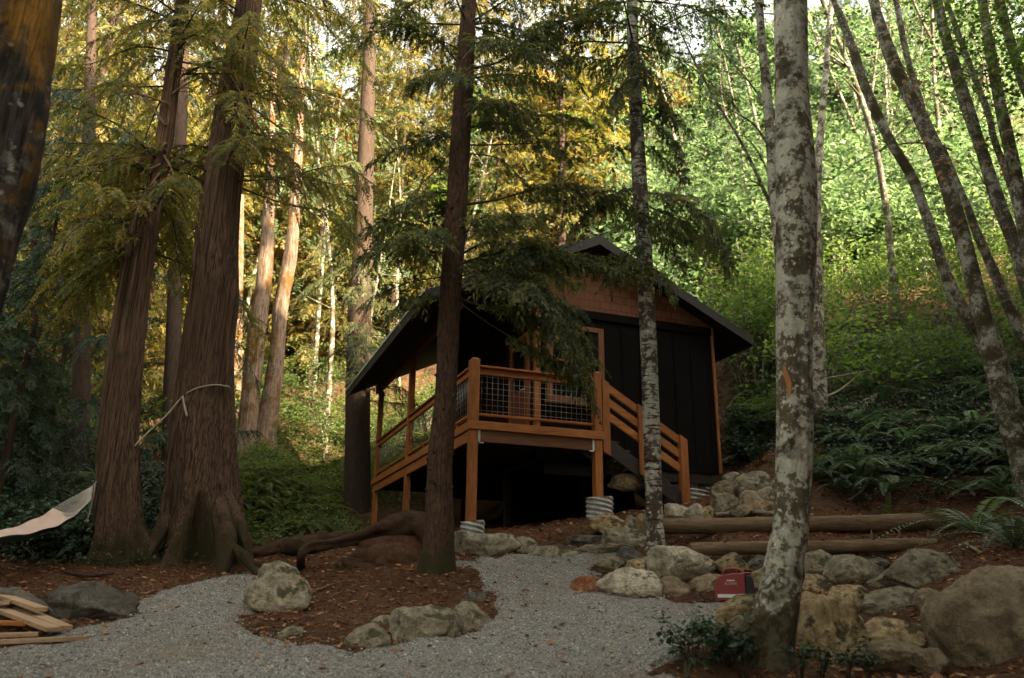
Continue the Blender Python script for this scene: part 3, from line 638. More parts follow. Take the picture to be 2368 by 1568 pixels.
RK = [
 ((-60,1362,122,1452),'rock_dark','dark grey rounded boulder behind the lumber pile',None,1),
 ((128,1348,302,1440),'rock_dark','low grey slab boulder left of the gravel path near the lumber',None,2),
 ((602,1299,690,1372),'rock','upper of two pale elongated rocks between path and mound',None,3),
 ((578,1328,720,1422),'rock','lower longer leaning rock at the left edge of the soil mound',None,4),
 ((804,1443,902,1503),'rock','small pyramid rock leftmost along the front of the mound',None,5),
 ((862,1424,922,1458),'rock','flat pale stone with a yellow leaf between front mound rocks',None,6),
 ((905,1402,1062,1492),'rock','broad angular grey rock in the middle front of the mound',None,7),
 ((1046,1393,1136,1466),'rock','round grey rock at the right front corner of the mound',None,8),
 ((1078,1369,1130,1398),'rock_dark','small dark stone at the right rim of the mound',None,9),
 ((1072,1236,1196,1284),'rock_pale','flat pale slab below the left corrugated pier',None,10),
 ((1188,1243,1248,1282),'rock','mossy grey stone right of the flat pale slab',None,11),
 ((1042,1228,1086,1282),'rock','narrow grey stone between hemlock trunk and pale slab',None,12),
 ((1316,1238,1400,1266),'rock_dark','dark low stone edging the soil under the deck',None,13),
 ((1392,1224,1500,1266),'rock','flat grey step stone left of the lichen trunk',None,14),
 ((1230,1262,1346,1294),'rock','flat grey step stone at the head of the gravel path',None,15),
 ((1340,1260,1474,1282),'rock','thin flat step stone behind the path head',None,16),
 ((1366,1186,1452,1234),'rock_tan','tan block rock leaning on the right corrugated pier',13.3,17),
 ((1446,1192,1480,1228),'rock','little stone right of the tan block by the pier',13.3,18),
 ((1472,1188,1518,1234),'rock_tan','upright tan rock tucked behind the lichen trunk',12.9,19),
 ((1374,1288,1446,1324),'rock','small grey rock at the right edge of the path head',None,20),
 ((1428,1264,1488,1312),'rock_dark','dark wedge rock under the leaning stick',None,21),
 ((1448,1289,1532,1336),'rock_tan','tan rounded rock between white boulder and large speckled boulder',None,22),
 ((1317,1333,1392,1378),'rock_red','rust red angular rock beside the gravel path',None,23),
 ((1386,1314,1520,1386),'rock_pale','smooth white boulder at the bend of the path',None,24),
 ((1506,1264,1662,1342),'rock_pale','large speckled pale boulder under the lower log',10.9,25),
 ((1654,1279,1738,1330),'rock_tan','tan split rock above the red generator',10.9,26),
 ((1512,1334,1602,1390),'rock_brown','dark brown rock below the large speckled boulder',10.5,27),
 ((1596,1328,1668,1394),'rock_brown','brown rock left of the red generator',10.5,28),
 ((1538,1166,1600,1203),'rock_pale','pale rock at the foot of the stair post',12.7,29),
 ((1580,1164,1642,1203),'rock_pale','pale rounded rock right of the stair foot',12.6,30),
 ((1624,1170,1650,1200),'rock_tan','small tan stone at the right end of the stair foot rocks',12.5,31),
 ((1700,1091,1792,1150),'rock','topmost pale rock of the pile beside the cabin',13.7,32),
 ((1704,1134,1768,1192),'rock_brown','rounded brown rock in the middle of the pile beside the cabin',13.2,33),
 ((1648,1138,1706,1190),'rock','grey round rock in the left of the pile beside the cabin',13.3,34),
 ((1646,1112,1702,1150),'rock_brown','brown angular rock under the cabin wall corner',13.9,35),
 ((1672,1092,1712,1128),'rock','small grey rock by the cabin wall corner',14.2,36),
 ((1748,1160,1796,1198),'rock_tan','tan rock at the right foot of the pile beside the cabin',13.,37),
 ((1836,1273,1924,1334),'rock','split grey rock right of the alder under the lower log',10.7,38),
 ((1838,1328,1928,1386),'rock_tan','tan rounded rock right of the alder trunk',10.2,39),
 ((1924,1284,2042,1374),'rock','domed grey boulder under the middle of the lower log',10.2,40),
 ((2006,1290,2054,1322),'rock_dark','little dark stone between two grey boulders under the log',10.6,41),
 ((2044,1274,2218,1370),'rock','large slanted grey boulder at the right end of the lower log',9.8,42),
 ((1924,1354,2012,1424),'rock_tan','tan egg shaped rock in the middle of the rock wall',9.3,43),
 ((2000,1358,2160,1424),'rock','broad mottled boulder left of the giant brown boulder',9.,44),
 ((1664,1376,1756,1444),'rock_tan','orange tan rock in front of the red generator',8.6,45),
 ((1806,1376,2002,1546),'rock_tan','big mossy tan boulder right of the alder base',7.5,46),
 ((1976,1430,2166,1500),'rock_tan','pale topped rock between big tan and giant brown boulders',7.5,47),
 ((1984,1484,2156,1548),'rock_brown','low dark rock at the foot of the rock wall',7.1,48),
 ((2158,1316,2440,1556),'rock_brown','giant smooth brown boulder at the right edge',7.2,49),
 ((1730,1284,1790,1316),'rock_dark','small dark rock behind the alder trunk',10.9,50),
 ((645,1448,700,1482),'rock','small pale stone half buried in the left foot of the mound',None,51),
 ((1395,1050,1455,1090),'rock_dark','dim rock in the shade below the stairs',15.6,52),
 ((1410,1096,1480,1130),'rock_brown','lower dim rock in the shade below the stairs',15.2,53),
 ((1740,1125,1800,1170),'rock','grey rock at the right of the pile beside the cabin',13.4,54),
 ((2118,1362,2180,1430),'rock_brown','shadowed rock wedged against the giant boulder',8.6,60),
 ((1880,1276,1940,1312),'rock_dark','dark stone under the lower log beside the domed boulder',10.9,62),
 ((2010,1330,2070,1372),'rock_brown','brown chinking stone between the domed and slanted boulders',9.9,63),
 ((1640,1330,1700,1372),'rock_brown','brown rock behind the red generator',10.7,65),
 ((1740,1316,1800,1380),'rock_brown','brown rock behind the alder trunk by the generator',10.4,66),
 ((1700,1420,1780,1500),'rock_brown','dark rock at the left foot of the alder trunk',7.6,67),
 ((2120,1500,2180,1560),'rock_brown','brown stone at the left foot of the giant boulder',6.9,69),
 ((1480,1320,1530,1352),'rock_brown','small brown stone behind the smooth white boulder',10.9,70),
 ((1330,1376,1372,1392),'rock_dark','pebble sized stone in front of the rust red rock',None,71),
 ((1690,1168,1740,1196),'rock_brown','low brown rock at the foot of the pile beside the cabin',12.9,55),
]
for bx, mt, lb, Yv, sdn in RK:
    kw = {}
    if sdn in (10, 13, 14, 15, 16): kw = dict(flat=.45, bury=.6, dep=1.1)
    if sdn in (24, 49, 40): kw = dict(ang=.6)
    if sdn in (46, 49, 47): kw.update(dep=.75)
    rock(bx, mt, lb, Yv, sdn, **kw)

# ------------------------------------------------------------------ logs, roots and fallen wood
def pxpath(L, Y=None):         # (px, py[, Y]) list -> points
    return np.array([at(p[0], p[1], p[2] if len(p) > 2 else Y) for p in L])
def log(name, pts, rad, mat, label, cat='log', sides=20, n=60, rough=.08, seed=0, stubs=()):
    P = spline(pts, n); base = P[0].copy(); 
    def mod(th, u): return 1 + rough * fbm(np.stack([np.cos(th) * 1.2 + 0 * u, np.sin(th) * 1.2 + 0 * u, u * 7 + 0 * th], -1) + seed, 4, seed) * 1.4
    a = Acc(); r = np.interp(np.linspace(0, 1, n), np.linspace(0, 1, len(np.atleast_1d(rad))), np.atleast_1d(rad)); tube(a, P - base, r, sides, 0, mod)
    o = link(name, a.mesh(name, [MT[mat]]), None, tuple(base)); tag(o, label, cat)
    for (u, ln, up) in stubs:
        k = int(u * (n - 1)); q = P[k] - base + np.array([0, -.02, r[k] * .75]); b = Acc(); dv = np.array(up, float)
        tube(b, np.array([q, q + dv * ln * .5, q + dv * ln + [0.01, 0, 0]]), [r[k] * .34, r[k] * .2, r[k] * .06], 8); link('branch_stub', b.mesh('branch_stub', [MT[mat]]), o)
    return o
log('retaining_log', pxpath([(1512,1222,12.),(1700,1221,11.95),(1900,1217,12.),(2050,1214,12.15),(2225,1211,12.35)]) + [0,0,.03], [.11,.115,.12,.13,.14], 'log_wood', 'upper peeled log holding back the terrace beside the stairs', seed=1)
log('retaining_log', pxpath([(1596,1274,11.15),(1720,1273,11.1),(1900,1270,11.1),(2030,1266,11.15),(2165,1263,11.25)]) + [0,0,.025], [.075,.085,.09,.09,.08], 'log_wood', 'lower thinner log with branch stubs above the rocks', seed=2,
    stubs=((.18, .10, (.1,0,1)), (.52, .14, (-.25,0,1)), (.73, .14, (-.1,0,1)), (.86, .15, (-.05,0,1)), (.98, .12, (.1,0,1))))
g0 = hit(640, 1285)
log('rotten_log', np.array([hit(560,1292) + [0,0,.02], hit(640,1283) + [0,.1,.10], at(700,1262,13.3), at(745,1250,13.6), at(800,1240,13.9)]), [.10,.14,.15,.13,.11], 'rot_wood', 'crumbling brown log lying right of the big cedar roots', seed=3, rough=.2)
st = log('stump_root', np.array([hit(700,1318) - [0,0,.05], at(694,1290,11.6), at(712,1266,11.7), at(760,1258,11.8), at(820,1246,11.9), at(880,1226,12.), at(935,1213,12.), at(985,1232,11.9), at(1000,1290,11.8)]),
    [.05,.055,.06,.075,.10,.15,.18,.17,.15], 'mossy_stump' if 'mossy_stump' in MT else 'rot_wood', 'dark mossy root arching out left of the hemlock trunk', 'root', seed=4, rough=.3, n=120)
for bx, Yq, sd_ in (((838,1240,1000,1330), 11.9, 201), ((800,1280,900,1328), 11.8, 202)):      # earthy root mass below the arch
    o = rock(bx, 'soil', None, Yq, sd_, ang=.5, dep=.7); o.name = 'root_mass'; o.parent = st; o.location = o.location - st.location
    for q_ in ('label', 'category', 'group'):
        if q_ in o: del o[q_]
def ground_stick(pxs, rad, mat, label, lift=.03, name='fallen_branch', seed=0, cat='branch'):
    return log(name, np.array([hit(*p) + [0, 0, lift + (rng.random() * .06)] for p in pxs]), rad, mat, label, cat, 8, 24, .1, seed)
ground_stick([(1905,972),(1970,958),(2035,932)], [.12,.11,.09], 'pale_log', 'pale dead log lying on the slope right of the alder', .08, 'fallen_log', 5, 'log')
ground_stick([(1740,1055),(1700,1066),(1655,1086)], [.06,.06,.05], 'pale_log', 'weathered log on the slope beside the cabin corner', .06, 'fallen_log', 6, 'log')
log('fallen_branch', pxpath([(1905,876,16),(1980,862,17),(2060,846,18),(2110,812,19)]), [.022,.02,.016,.01], 'pale_log', 'long thin pale branch arching over the dark slope', 'branch', 6, 24)
log('fallen_branch', pxpath([(1908,918,15.5),(1945,900,16),(1990,862,17)]), [.025,.02,.012], 'pale_log', 'short grey branch propped on the dark slope', 'branch', 6, 20)
log('fallen_branch', pxpath([(2280,935,13),(2330,955,12.6),(2368,985,12.3),(2400,1020,12)]), [.03,.028,.024,.02], 'lean_bark', 'mossy branch hanging low beside the leaning alders', 'branch', 8, 20)
log('fallen_branch', pxpath([(2230,1255,10.6),(2290,1290,10.),(2368,1320,9.3),(2420,1340,9.)]), [.02,.022,.024,.025], 'pale_log', 'bare pale stick sloping above the giant boulder', 'branch', 8, 20)
log('leaning_stick', np.array([hit(1478,1290) + [0,0,-.05], at(1500,1262,12.3), at(1540,1228,12.5)]), [.03,.028,.022], 'dead_twig', 'reddish stick leaning by the lichen trunk base', 'branch', 8, 20)
log('fallen_branch', np.array([hit(1062,1320)+[0,0,.0], hit(1085,1316)+[0,0,.03], hit(1105,1312)+[0,0,.05], hit(1138,1312)+[0,0,.02]]), [.012,.022,.018,.01], 'rot_wood', 'dark twisted stick on the gravel by the hemlock', 'branch', 8, 20)
log('fallen_branch', np.array([hit(960,1350)+[0,0,.02], hit(990,1370)+[0,0,.03], hit(1035,1380)+[0,0,.02]]), [.01,.012,.008], 'dead_twig', 'thin bare twig lying across the soil mound', 'branch', 6, 16)
log('fallen_branch', np.array([hit(555,1270)+[0,.4,.1], hit(580,1300)+[0,0,.0], hit(640,1318)+[0,0,.02]]), [.05,.04,.02], 'cedar_bark', 'pale surface root running right from the big cedar', 'root', 8, 20)
ground_stick([(700,1385),(740,1370),(775,1362)], [.012,.014,.01], 'dead_twig', 'curved brown twig on the left of the mound', .02, seed=9)
ground_stick([(200,1365),(245,1378),(296,1400)], [.03,.035,.02], 'dark_bark', 'dark stick lying beside the grey slab boulder', .02, seed=10)
ground_stick([(150,1330),(205,1340),(262,1338)], [.02,.025,.015], 'dark_bark', 'dark stick lying left of the twin cedar', .02, seed=11)
log('fallen_branch', pxpath([(1960,1160,12.9),(1992,1136,13.1),(2020,1092,13.6)]), [.03,.026,.02], 'dark_bark', 'dark branch leaning under the large fern', 'branch', 8, 16)
for k, (x, y, dx, dy) in enumerate([(1935,1105,60,-35),(2060,870,90,-60),(2120,1070,80,-30),(2200,880,60,40),(2010,800,70,-50),(1740,905,-60,60),(2240,1080,70,-40),(1960,820,60,70),(2150,930,70,-20),(2290,1000,50,-30),(1915,1020,70,-20),(1990,900,-60,40),(2075,980,80,30),(2170,840,-70,50),(2240,950,60,60),(2130,1010,-80,20),(2010,940,60,-70),(2300,880,40,60),(1900,780,60,50),(2060,760,80,60),(1720,860,40,-60),(1700,960,60,-20)]):
    p = hit(x, y); q = hit(x + dx, y + dy)
    o = log('fallen_branch', np.array([p + [0,0,.05], (p + q) / 2 + [0, 0, .25], q + [0, 0, .2]]), [.02,.018,.01], 'pale_log' if k % 2 else 'dark_bark', 'thin fallen branch caught in the undergrowth of the dark slope', 'branch', 6, 14); o['group'] = 'branches on the dark slope'

# ------------------------------------------------------------------ red generator
gp = hit(1706, 1394); ge = empty('generator', gp + np.array([0, .12, .02]), R(-17), 'red portable generator with black vents and carry handle beside the rocks', 'generator')
def extrude(pts, y0, y1, mat, name, par, bev=.012):
    n = len(pts); a = Acc(); a.V = [np.array([(x, y, z) for y in (y0, y1) for x, z in pts], float)]; a.n = 2 * n; a.T = [np.full(2 * n, .5)]
    a.Q = [np.array([list(range(n))]), np.array([list(range(2 * n - 1, n - 1, -1))]), np.array([[(k + 1) % n, k, n + k, n + (k + 1) % n] for k in range(n)])]; a.mi = [0] * 3; a.S = [False, False, True]
    o = link(name, a.mesh(name, [MT[mat]]), par); b_ = o.modifiers.new('bevel', 'BEVEL'); b_.width = bev; b_.segments = 3; b_.limit_method = 'ANGLE'; b_.angle_limit = R(50); return o
ge.scale = (.9, .9, .84)
body = extrude([(-.245,.0),(.15,.0),(.15,.372),(.02,.37),(-.10,.352),(-.17,.325),(-.215,.285),(-.24,.23),(-.247,.16)], -.14, .14, 'red', 'body', ge)
vb = extrude([(.153,.0),(.245,.0),(.258,.12),(.256,.25),(.235,.33),(.153,.35)], -.133, .133, 'black', 'vent_panel', ge)
b = Boxes()
for k in range(8): z = .15 + k * .022; b.box(.165, .245, -.14, -.134, z, z + .010)
b.build('vent_slat', [MT['black']], vb, .001)
a = Acc(); tube(a, spline([(-.13,0,.345),(-.115,0,.40),(-.07,0,.428),(.03,0,.43),(.09,0,.415),(.14,0,.368)], 30), .019, 12); link('handle', a.mesh('handle', [MT['red']]), ge)
b = Boxes(); b.box(.10, .235, -.12, .12, .353, .382); b.build('top_lip', [MT['red']], ge, .01)
b = Boxes(); b.box(-.205, .06, -.1445, -.1405, .042, .088); b.build('label_strip', [MT['label']], body, 0)
b = Boxes(); b.box(.065, .135, -.1445, -.1405, .062, .096); b.build('warning_label', [MT['letter']], body, 0)
b = Boxes(); b.box(-.08, .02, -.1445, -.1405, .262, .278); b.build('badge', [MT['label']], body, 0)
cu = bpy.data.curves.new('model_lettering', 'FONT'); cu.body = 'EU2000i'; cu.size = .045; cu.align_x = 'CENTER'; cu.extrude = .001
_t = bpy.data.objects.new('tmp', cu); COL.objects.link(_t); bpy.context.view_layer.update()
me = bpy.data.meshes.new_from_object(_t.evaluated_get(bpy.context.evaluated_depsgraph_get())); bpy.data.objects.remove(_t)
me.materials.clear(); me.materials.append(MT['letter']); o = link('model_lettering', me, body, (-.03, -.1425, .215)); o.rotation_euler = (R(90), 0, 0)
b = Boxes()
for x in (-.19, .12):
    for y in (-.1, .1): b.box(x - .025, x + .025, y - .02, y + .02, -.03, .001)
b.build('foot', [MT['black']], ge)
a = Acc(); L = [gp + [-.28, .1, .16], gp + [-.42, .05, .10], hit(1630,1392) + [0,0,.02], hit(1618,1396) + [0,0,.03]]; cb = L[0].copy()
L2 = [at(1655,1345,10.3), at(1640,1338,10.6), at(1665,1290,11.4), at(1742,1248,11.8), at(1790,1228,11.95), at(1812,1206,12.1), at(1845,1199,12.2), hit(1880,1200) + [0,0,.02]]
tube(a, spline(np.array(L) - cb, 30), .006, 6); tube(a, spline(np.array(L2) - cb, 60), .006, 6)
tag(link('power_cord', a.mesh('power_cord', [MT['black']]), None, tuple(cb)), 'thin black cord from the red generator up over the logs', 'cord')
a = Acc(); c = hit(1848, 1196) + [0, 0, .03]; th = np.linspace(0, 6.28 * 3.6, 120); tube(a, np.stack([.16 * np.cos(th) * (1 + .1 * np.sin(th * .7)), .12 * np.sin(th), .01 + .004 * th / 6.28], 1), .007, 6)
tag(link('cable_coil', a.mesh('cable_coil', [MT['black']]), None, tuple(c)), 'coil of dark cable on the ground behind the upper log', 'cable')
o = ground_stick([(1800,1194),(1740,1192),(1655,1199)], [.028,.032,.03], 'pale_log', 'bleached thin pole lying behind the upper log', .03, 'pole', 12, 'pole')

# ------------------------------------------------------------------ lumber pile
def plank(p, q, wd, th, label, mat='lumber', seed=0, roll=0.):
    p, q = np.asarray(p, float), np.asarray(q, float); c = (p + q) / 2; b_ = Boxes(); b_.beam(p - c, q - c, wd, th, (math.sin(roll), 0, math.cos(roll)))
    o = b_.build('plank', [MT[mat]], None, .003); o.location = c; return tag(o, label, 'plank', None)
PL = [((-60,1512,7.55,.03),(205,1486,7.75,.05),.13,'frontmost plank of the lumber pile, pointing right'),
      ((-70,1500,7.8,.04),(90,1491,7.9,.05),.13,'short plank end behind the frontmost board of the pile'),
      ((-80,1440,8.9,.17),(118,1482,7.85,.10),.13,'plank slanting down right across the middle of the lumber pile'),
      ((30,1438,8.7,.14),(146,1476,8.0,.09),.14,'plank with a bright flat face ending beside the slanting board'),
      ((-30,1420,8.9,.24),(88,1450,8.3,.20),.13,'top plank lying highest on the lumber pile'),
      ((-120,1452,8.3,.20),(14,1447,8.5,.22),.13,'plank cut off by the left edge, high in the pile'),
      ((-90,1476,8.1,.11),(60,1479,8.1,.10),.12,'reddish plank buried in the middle of the pile')]
for k, (p, q, wd, lb) in enumerate(PL):
    pp = []
    for (x, y, Y, dz) in (p, q):
        c = at(x, y, Y); pp.append((c[0], c[1], hgt(c[0], c[1]) + dz + .01))
    plank(pp[0], pp[1], wd, .04, lb, 'lumber' if k != 6 else 'stain')
ground_stick([(106,1454),(140,1449),(176,1442)], [.008,.008,.007], 'dead_twig', 'thin stick lying right of the lumber pile', .01, seed=20)

# ------------------------------------------------------------------ hammock and ropes
A = spline(np.array([at(224,1113,11.95), at(206,1140,11.9), at(178,1172,11.75), at(110,1220,11.3), at(0,1252,10.5), at(-160,1258,9.6), at(-330,1180,9.1), at(-420,1080,8.9)]), 80); base = A[0].copy()
T = nrm(np.gradient(A, axis=0)); S_ = nrm(np.cross(T, [0, 0, 1.])); u = np.linspace(0, 1, 80); wd = np.interp(u, [0,.1,.25,.4,.6,.78,.9,1], [.01,.10,.22,.28,.28,.24,.12,.01]); U_ = np.cross(S_, T)
hm_ = empty('hammock', base, 0, 'rope hammock with pink and teal cloth tied to the twin cedar', 'hammock')
def hsurf(i, v, off_=0): return A[i] - base + S_[i] * wd[i] * v + U_[i] * (wd[i] * .30 * (abs(v) ** 2) + off_)
a = Acc(); i0, i1 = 26, 66; vs = np.linspace(-1, 1, 17)
for off_, mi in ((0, 0), (-.035, 1)):
    V = np.array([hsurf(i, v, off_ + .01 * math.sin(i * .9 + v * 3)) for i in range(i0, i1) for v in vs]); n = 17; k = np.arange(i1 - i0 - 1)[:, None] * n; j = np.arange(n - 1)[None]
    a.add(V, np.stack([k + j, k + j + 1, k + n + j + 1, k + n + j], -1).reshape(-1, 4), mi, .5, True)
link('cloth', a.mesh('cloth', [MT['cloth'], MT['teal']]), hm_)
a = Acc()
for v in np.linspace(-1, 1, 31): tube(a, [hsurf(i, v) for i in range(0, 30, 2)], .0032, 4); tube(a, [hsurf(i, v) for i in range(64, 80, 2)], .0032, 4)
for i in range(5, 30): tube(a, [hsurf(i, v) for v in np.linspace(-1, 1, 15)], .0025, 4)
link('net', a.mesh('net', [MT['net']]), hm_)
a = Acc(); tube(a, spline([A[3] - base, A[3] - base + [0, 0, -.25], A[4] - base + [-.02, 0, -.5]], 14), .014, 6); tube(a, [A[4] - base + [-.02, 0, -.49], A[4] - base + [-.03, 0, -.54]], .03, 8)
link('hanging_cord', a.mesh('hanging_cord', [MT['rope']]), hm_)


# ------------------------------------------------------------------ tree building
def trunk_pts(L, Y, ext=5., taper=.75):
    """L: (px, py, half width px[, Y]) bottom to top -> points and radii, base set into the ground, top carried on past the frame"""
    P = np.array([at(l[0], l[1], l[3] if len(l) > 3 else Y) for l in L]); r = np.array([l[2] for l in L]) * np.array([mpp(p) for p in P])
    g_ = hgt(P[0, 0], P[0, 1]); b_ = P[0].copy(); b_[2] = min(g_, P[0, 2]) - .3
    P = np.vstack([b_, P]); r = np.r_[r[0] * 1.1, r]
    if ext: d = nrm(P[-1] - P[-2]); d[2] = abs(d[2]); P = np.vstack([P, P[-1] + d * ext * .5, P[-1] + d * ext]); r = np.r_[r, r[-1] * (1 + taper) / 2, r[-1] * taper]
    return P, r
def trunk_mesh(name, P, r, mat, sides=40, n=140, flute=0., knots=0., seed=0, fine=.02, flare=0., hollow=None, ridge=0.):
    Q = spline(np.c_[P, r], n); base = P[0] + [0, 0, .3]; h = Q[:, 2] - base[2]
    def mod(th, u):
        hz = h[:, None]; m_ = np.ones_like(th * u)
        q_ = np.stack([np.cos(th) * 1.6 + 0 * u, np.sin(th) * 1.6 + 0 * u, u * 5 + 0 * th], -1) + seed
        m_ = m_ + knots * fbm(q_ * 1.5, 4, seed)
        q3_ = np.stack([np.cos(th) * 9 + 0 * u, np.sin(th) * 9 + 0 * u, u * 22 + 0 * th], -1); m_ = m_ + fine * fbm(q3_, 3, seed + 5)
        if flute:
            fl = flute * (.35 + 1.3 * np.exp(-np.maximum(hz, 0) / 1.0)); q2 = np.stack([np.cos(th) * 2.2 + 0 * u, np.sin(th) * 2.2 + 0 * u, hz * .22 + 0 * th], -1)
            m_ = m_ + fl * fbm(q2, 3, seed + 11)
        if flare:
            k = np.exp(-np.maximum(hz + .1, 0) / .32); m_ = m_ + flare * k * (1 + 1.1 * np.sin(5 * th + seed) * .6 + .4 * np.sin(3 * th + 2 * seed))
        if ridge: m_ = m_ + ridge * fbm(np.stack([np.cos(th) * 11 + 0 * u, np.sin(th) * 11 + 0 * u, hz * .35 + 0 * th], -1), 3, seed + 31)
        if hollow:
            th0, wd_, ht_, dp = hollow; dth = (th - th0 + np.pi) % (2 * np.pi) - np.pi; v_ = np.clip(1 - hz / ht_, 0, 1); m_ = m_ * (1 - dp * np.exp(-(dth / (wd_ * (.35 + .65 * v_))) ** 4) * np.minimum(1, v_ * 2.2))
        return m_
    a = Acc(); tube(a, Q[:, :3] - base, np.maximum(Q[:, 3], .004), sides, 0, mod)
    return a.mesh(name, [MT[mat]]), base, Q
def tree(name, label, L, Y, mat, ext=5., cat='tree', group=None, **kw):
    P, r = trunk_pts(L, Y, ext, kw.pop('taper', .75)); me, base, Q = trunk_mesh('trunk', P, r, mat, **kw)
    e = empty(name, base, 0, label, cat, group); link('trunk', me, e); return e, base, Q
def strips(acc, p, d, n, l, rg, slen, swid, droop=.25, dens=50, mi=1, tl=(0, 1)):
    """needle twiglets along one twig p + d*l"""
    k = max(4, int(l * dens)); t = np.linspace(.06, 1, k); pos = p + d * (l * t)[:, None]; pos[:, 2] -= droop * l * t * t
    tan = d * l + np.array([0, 0, -2 * droop * l])[None] * t[:, None]; tan = nrm(tan); side = nrm(np.cross(tan, n)); 
    P_, D_ = [], []
    for s in (-1, 1):
        dd = nrm(tan * .75 + side * s * .75 + rg.normal(0, .16, (k, 3)) - [0, 0, .12]); P_.append(pos); D_.append(dd)
    pos = np.vstack(P_ + [pos]); D = np.vstack(D_ + [tan]); m_ = len(pos); ll = (slen * (1.15 - .75 * np.r_[t, t, t]) * rg.uniform(.6, 1.25, m_))[:, None]
    pw = nrm(np.cross(D, n + rg.normal(0, .5, (m_, 3)))) * swid * rg.uniform(.7, 1.3, (m_, 1)); mid = pos + D * ll * .5; tip = pos + D * ll; tip[:, 2] -= ll[:, 0] * .12
    V = np.stack([pos, mid + pw, tip, mid - pw], 1).reshape(-1, 3)
    tn = np.clip(rg.uniform(*tl) + rg.normal(0, .12, m_), 0, 1)
    acc.add(V, np.arange(m_)[:, None] * 4 + np.arange(4), mi, np.repeat(tn, 4))
def branch_geo(acc, P, r0, seed, tw=.4, tpm=16, bare=.15, slen=.075, swid=.009, droop=.3, dens=50, tl=(0, .8), wood=0, leaf=1, updown=.35, sides=6, fine=False):
    rg = np.random.default_rng(seed); L = np.linalg.norm(np.diff(P, axis=0), axis=1).sum(); Q = spline(P, max(12, int(L * 8))); n = len(Q)
    u = np.linspace(0, 1, n); tube(acc, Q, r0 * (1 - .88 * u), sides, wood)
    T = nrm(np.gradient(Q, axis=0)); k = max(3, int(L * tpm))
    for q in range(k):
        s = bare + (1 - bare) * (q + rg.random()) / k; i = min(n - 1, int(s * (n - 1))); t = T[i]; sd_ = nrm(np.cross(t, [0, 0, 1.])); sg = -1 if q % 2 else 1
        x = (s - bare) / (1 - bare); ln = tw * (.35 + .65 * min(1, x / .25)) * (1 - x ** 2 * .72) * rg.uniform(.55, 1.2)
        d = nrm(t * .62 + sd_ * sg * .8 + np.array([0, 0, rg.normal(-.05, updown)])); nn = nrm(np.cross(sd_ * sg, t) * sg * -1 + rg.normal(0, .35, 3))
        if not fine: strips(acc, Q[i], d, nn, ln, rg, slen, swid, droop, dens, leaf, tl); continue
        ln *= rg.uniform(.55, 1.25); d = nrm(d + rg.normal(0, .22, 3)); nn = nrm(nn + rg.normal(0, .25, 3)); tb = rg.uniform(*tl); tt_ = (max(0, tb - .15), min(1, tb + .15))
        m_ = max(3, int(ln / .055)); sdt = nrm(np.cross(d, nn)); tk = np.linspace(0, 1, 5)[:, None]; tube(acc, Q[i] + d * ln * tk - np.array([0, 0, droop * ln]) * tk ** 2, np.linspace(.004, .0015, 5), 3, wood)
        for j in range(m_):
            x_ = (j + rg.random()) / m_; p_ = Q[i] + d * ln * x_ - [0, 0, droop * ln * x_ ** 2]; l2 = ln * .5 * (1.1 - x_) * rg.uniform(.5, 1.3) + .03
            d2 = nrm(d * .8 + sdt * (1 if j % 2 else -1) * .75 + rg.normal(0, .2, 3) - np.array([0, 0, 2 * droop * x_ * .6])); strips(acc, p_, d2, nn, l2, rg, slen, swid, droop * 1.2, dens, leaf, tt_)
    strips(acc, Q[-2], T[-1], np.array([0, 0, 1.]), tw * .5, rg, slen, swid, droop, dens, leaf, tl)
def add_branch(e, base, pts, r0, seed, mat='needle', bark_='twig', name='branch', **kw):
    a = Acc(); branch_geo(a, np.asarray(pts) - base, r0, seed, **kw); return link(name, a.mesh('branch', [MT[bark_], MT[mat]]), e)
def bare_branch(e, base, pts, r0, seed, mat='dead_twig', subs=8, sl=.4):
    rg = np.random.default_rng(seed); a = Acc(); Q = spline(np.asarray(pts) - base, 24); tube(a, Q, r0 * np.linspace(1, .2, 24), 7)
    T = nrm(np.gradient(Q, axis=0))
    for k in range(subs):
        i = rg.integers(4, 23); d = nrm(T[i] * .7 + rg.normal(0, .6, 3) - [0, 0, .15]); l = sl * rg.uniform(.4, 1.2)
        q = Q[i] + d * l * np.linspace(0, 1, 7)[:, None] + np.cumsum(rg.normal(0, .02, (7, 3)), 0) * l * 2; q[:, 2] -= np.linspace(0, 1, 7) ** 2 * l * .25; tube(a, q, r0 * .35 * np.linspace(1, .25, 7), 5)
    return link('bare_branch', a.mesh('bare_branch', [MT[mat]]), e)
def B(e, base, L, Y, r0, seed, **kw): return add_branch(e, base, np.array([at(l[0], l[1], Y + (l[2] if len(l) > 2 else 0)) for l in L]), r0, seed, **kw)

# ---- the hemlock in front of the cabin
hem, hb, hq = tree('hemlock_tree', 'straight brown hemlock trunk standing in front of the deck', [(1012,1306,40),(1014,1262,35),(1016,1200,32),(1017,1100,29),(1019,1050,28.5),(1031,900,24),(1040,700,24.5),(1055,500,24),(1066,300,22.5),(1079,100,19.5),(1085,0,17)], 11.1, 'hemlock_bark', ext=9., sides=48, n=200, knots=.05, seed=3, fine=.02, flare=.12, taper=.45)
rgk = np.random.default_rng(5); a = Acc()           # branch knots on the trunk
for k in range(34):
    i = rgk.integers(20, 150); th = rgk.uniform(-2.9, -.25); p = hq[i, :3] - hb; r_ = hq[i, 3]; d = np.array([math.cos(th), math.sin(th), .15]); c = p + d * r_ * .9
    tube(a, [c, c + d * .02, c + d * .045], [.03, .024, .012], 8)
link('knot', a.mesh('knot', [MT['hemlock_bark']]), hem)
YH = 11.1
hk = dict(tw=.52, tpm=30, droop=.42, slen=.047, swid=.0095, dens=62, tl=(.1, 1), fine=True)
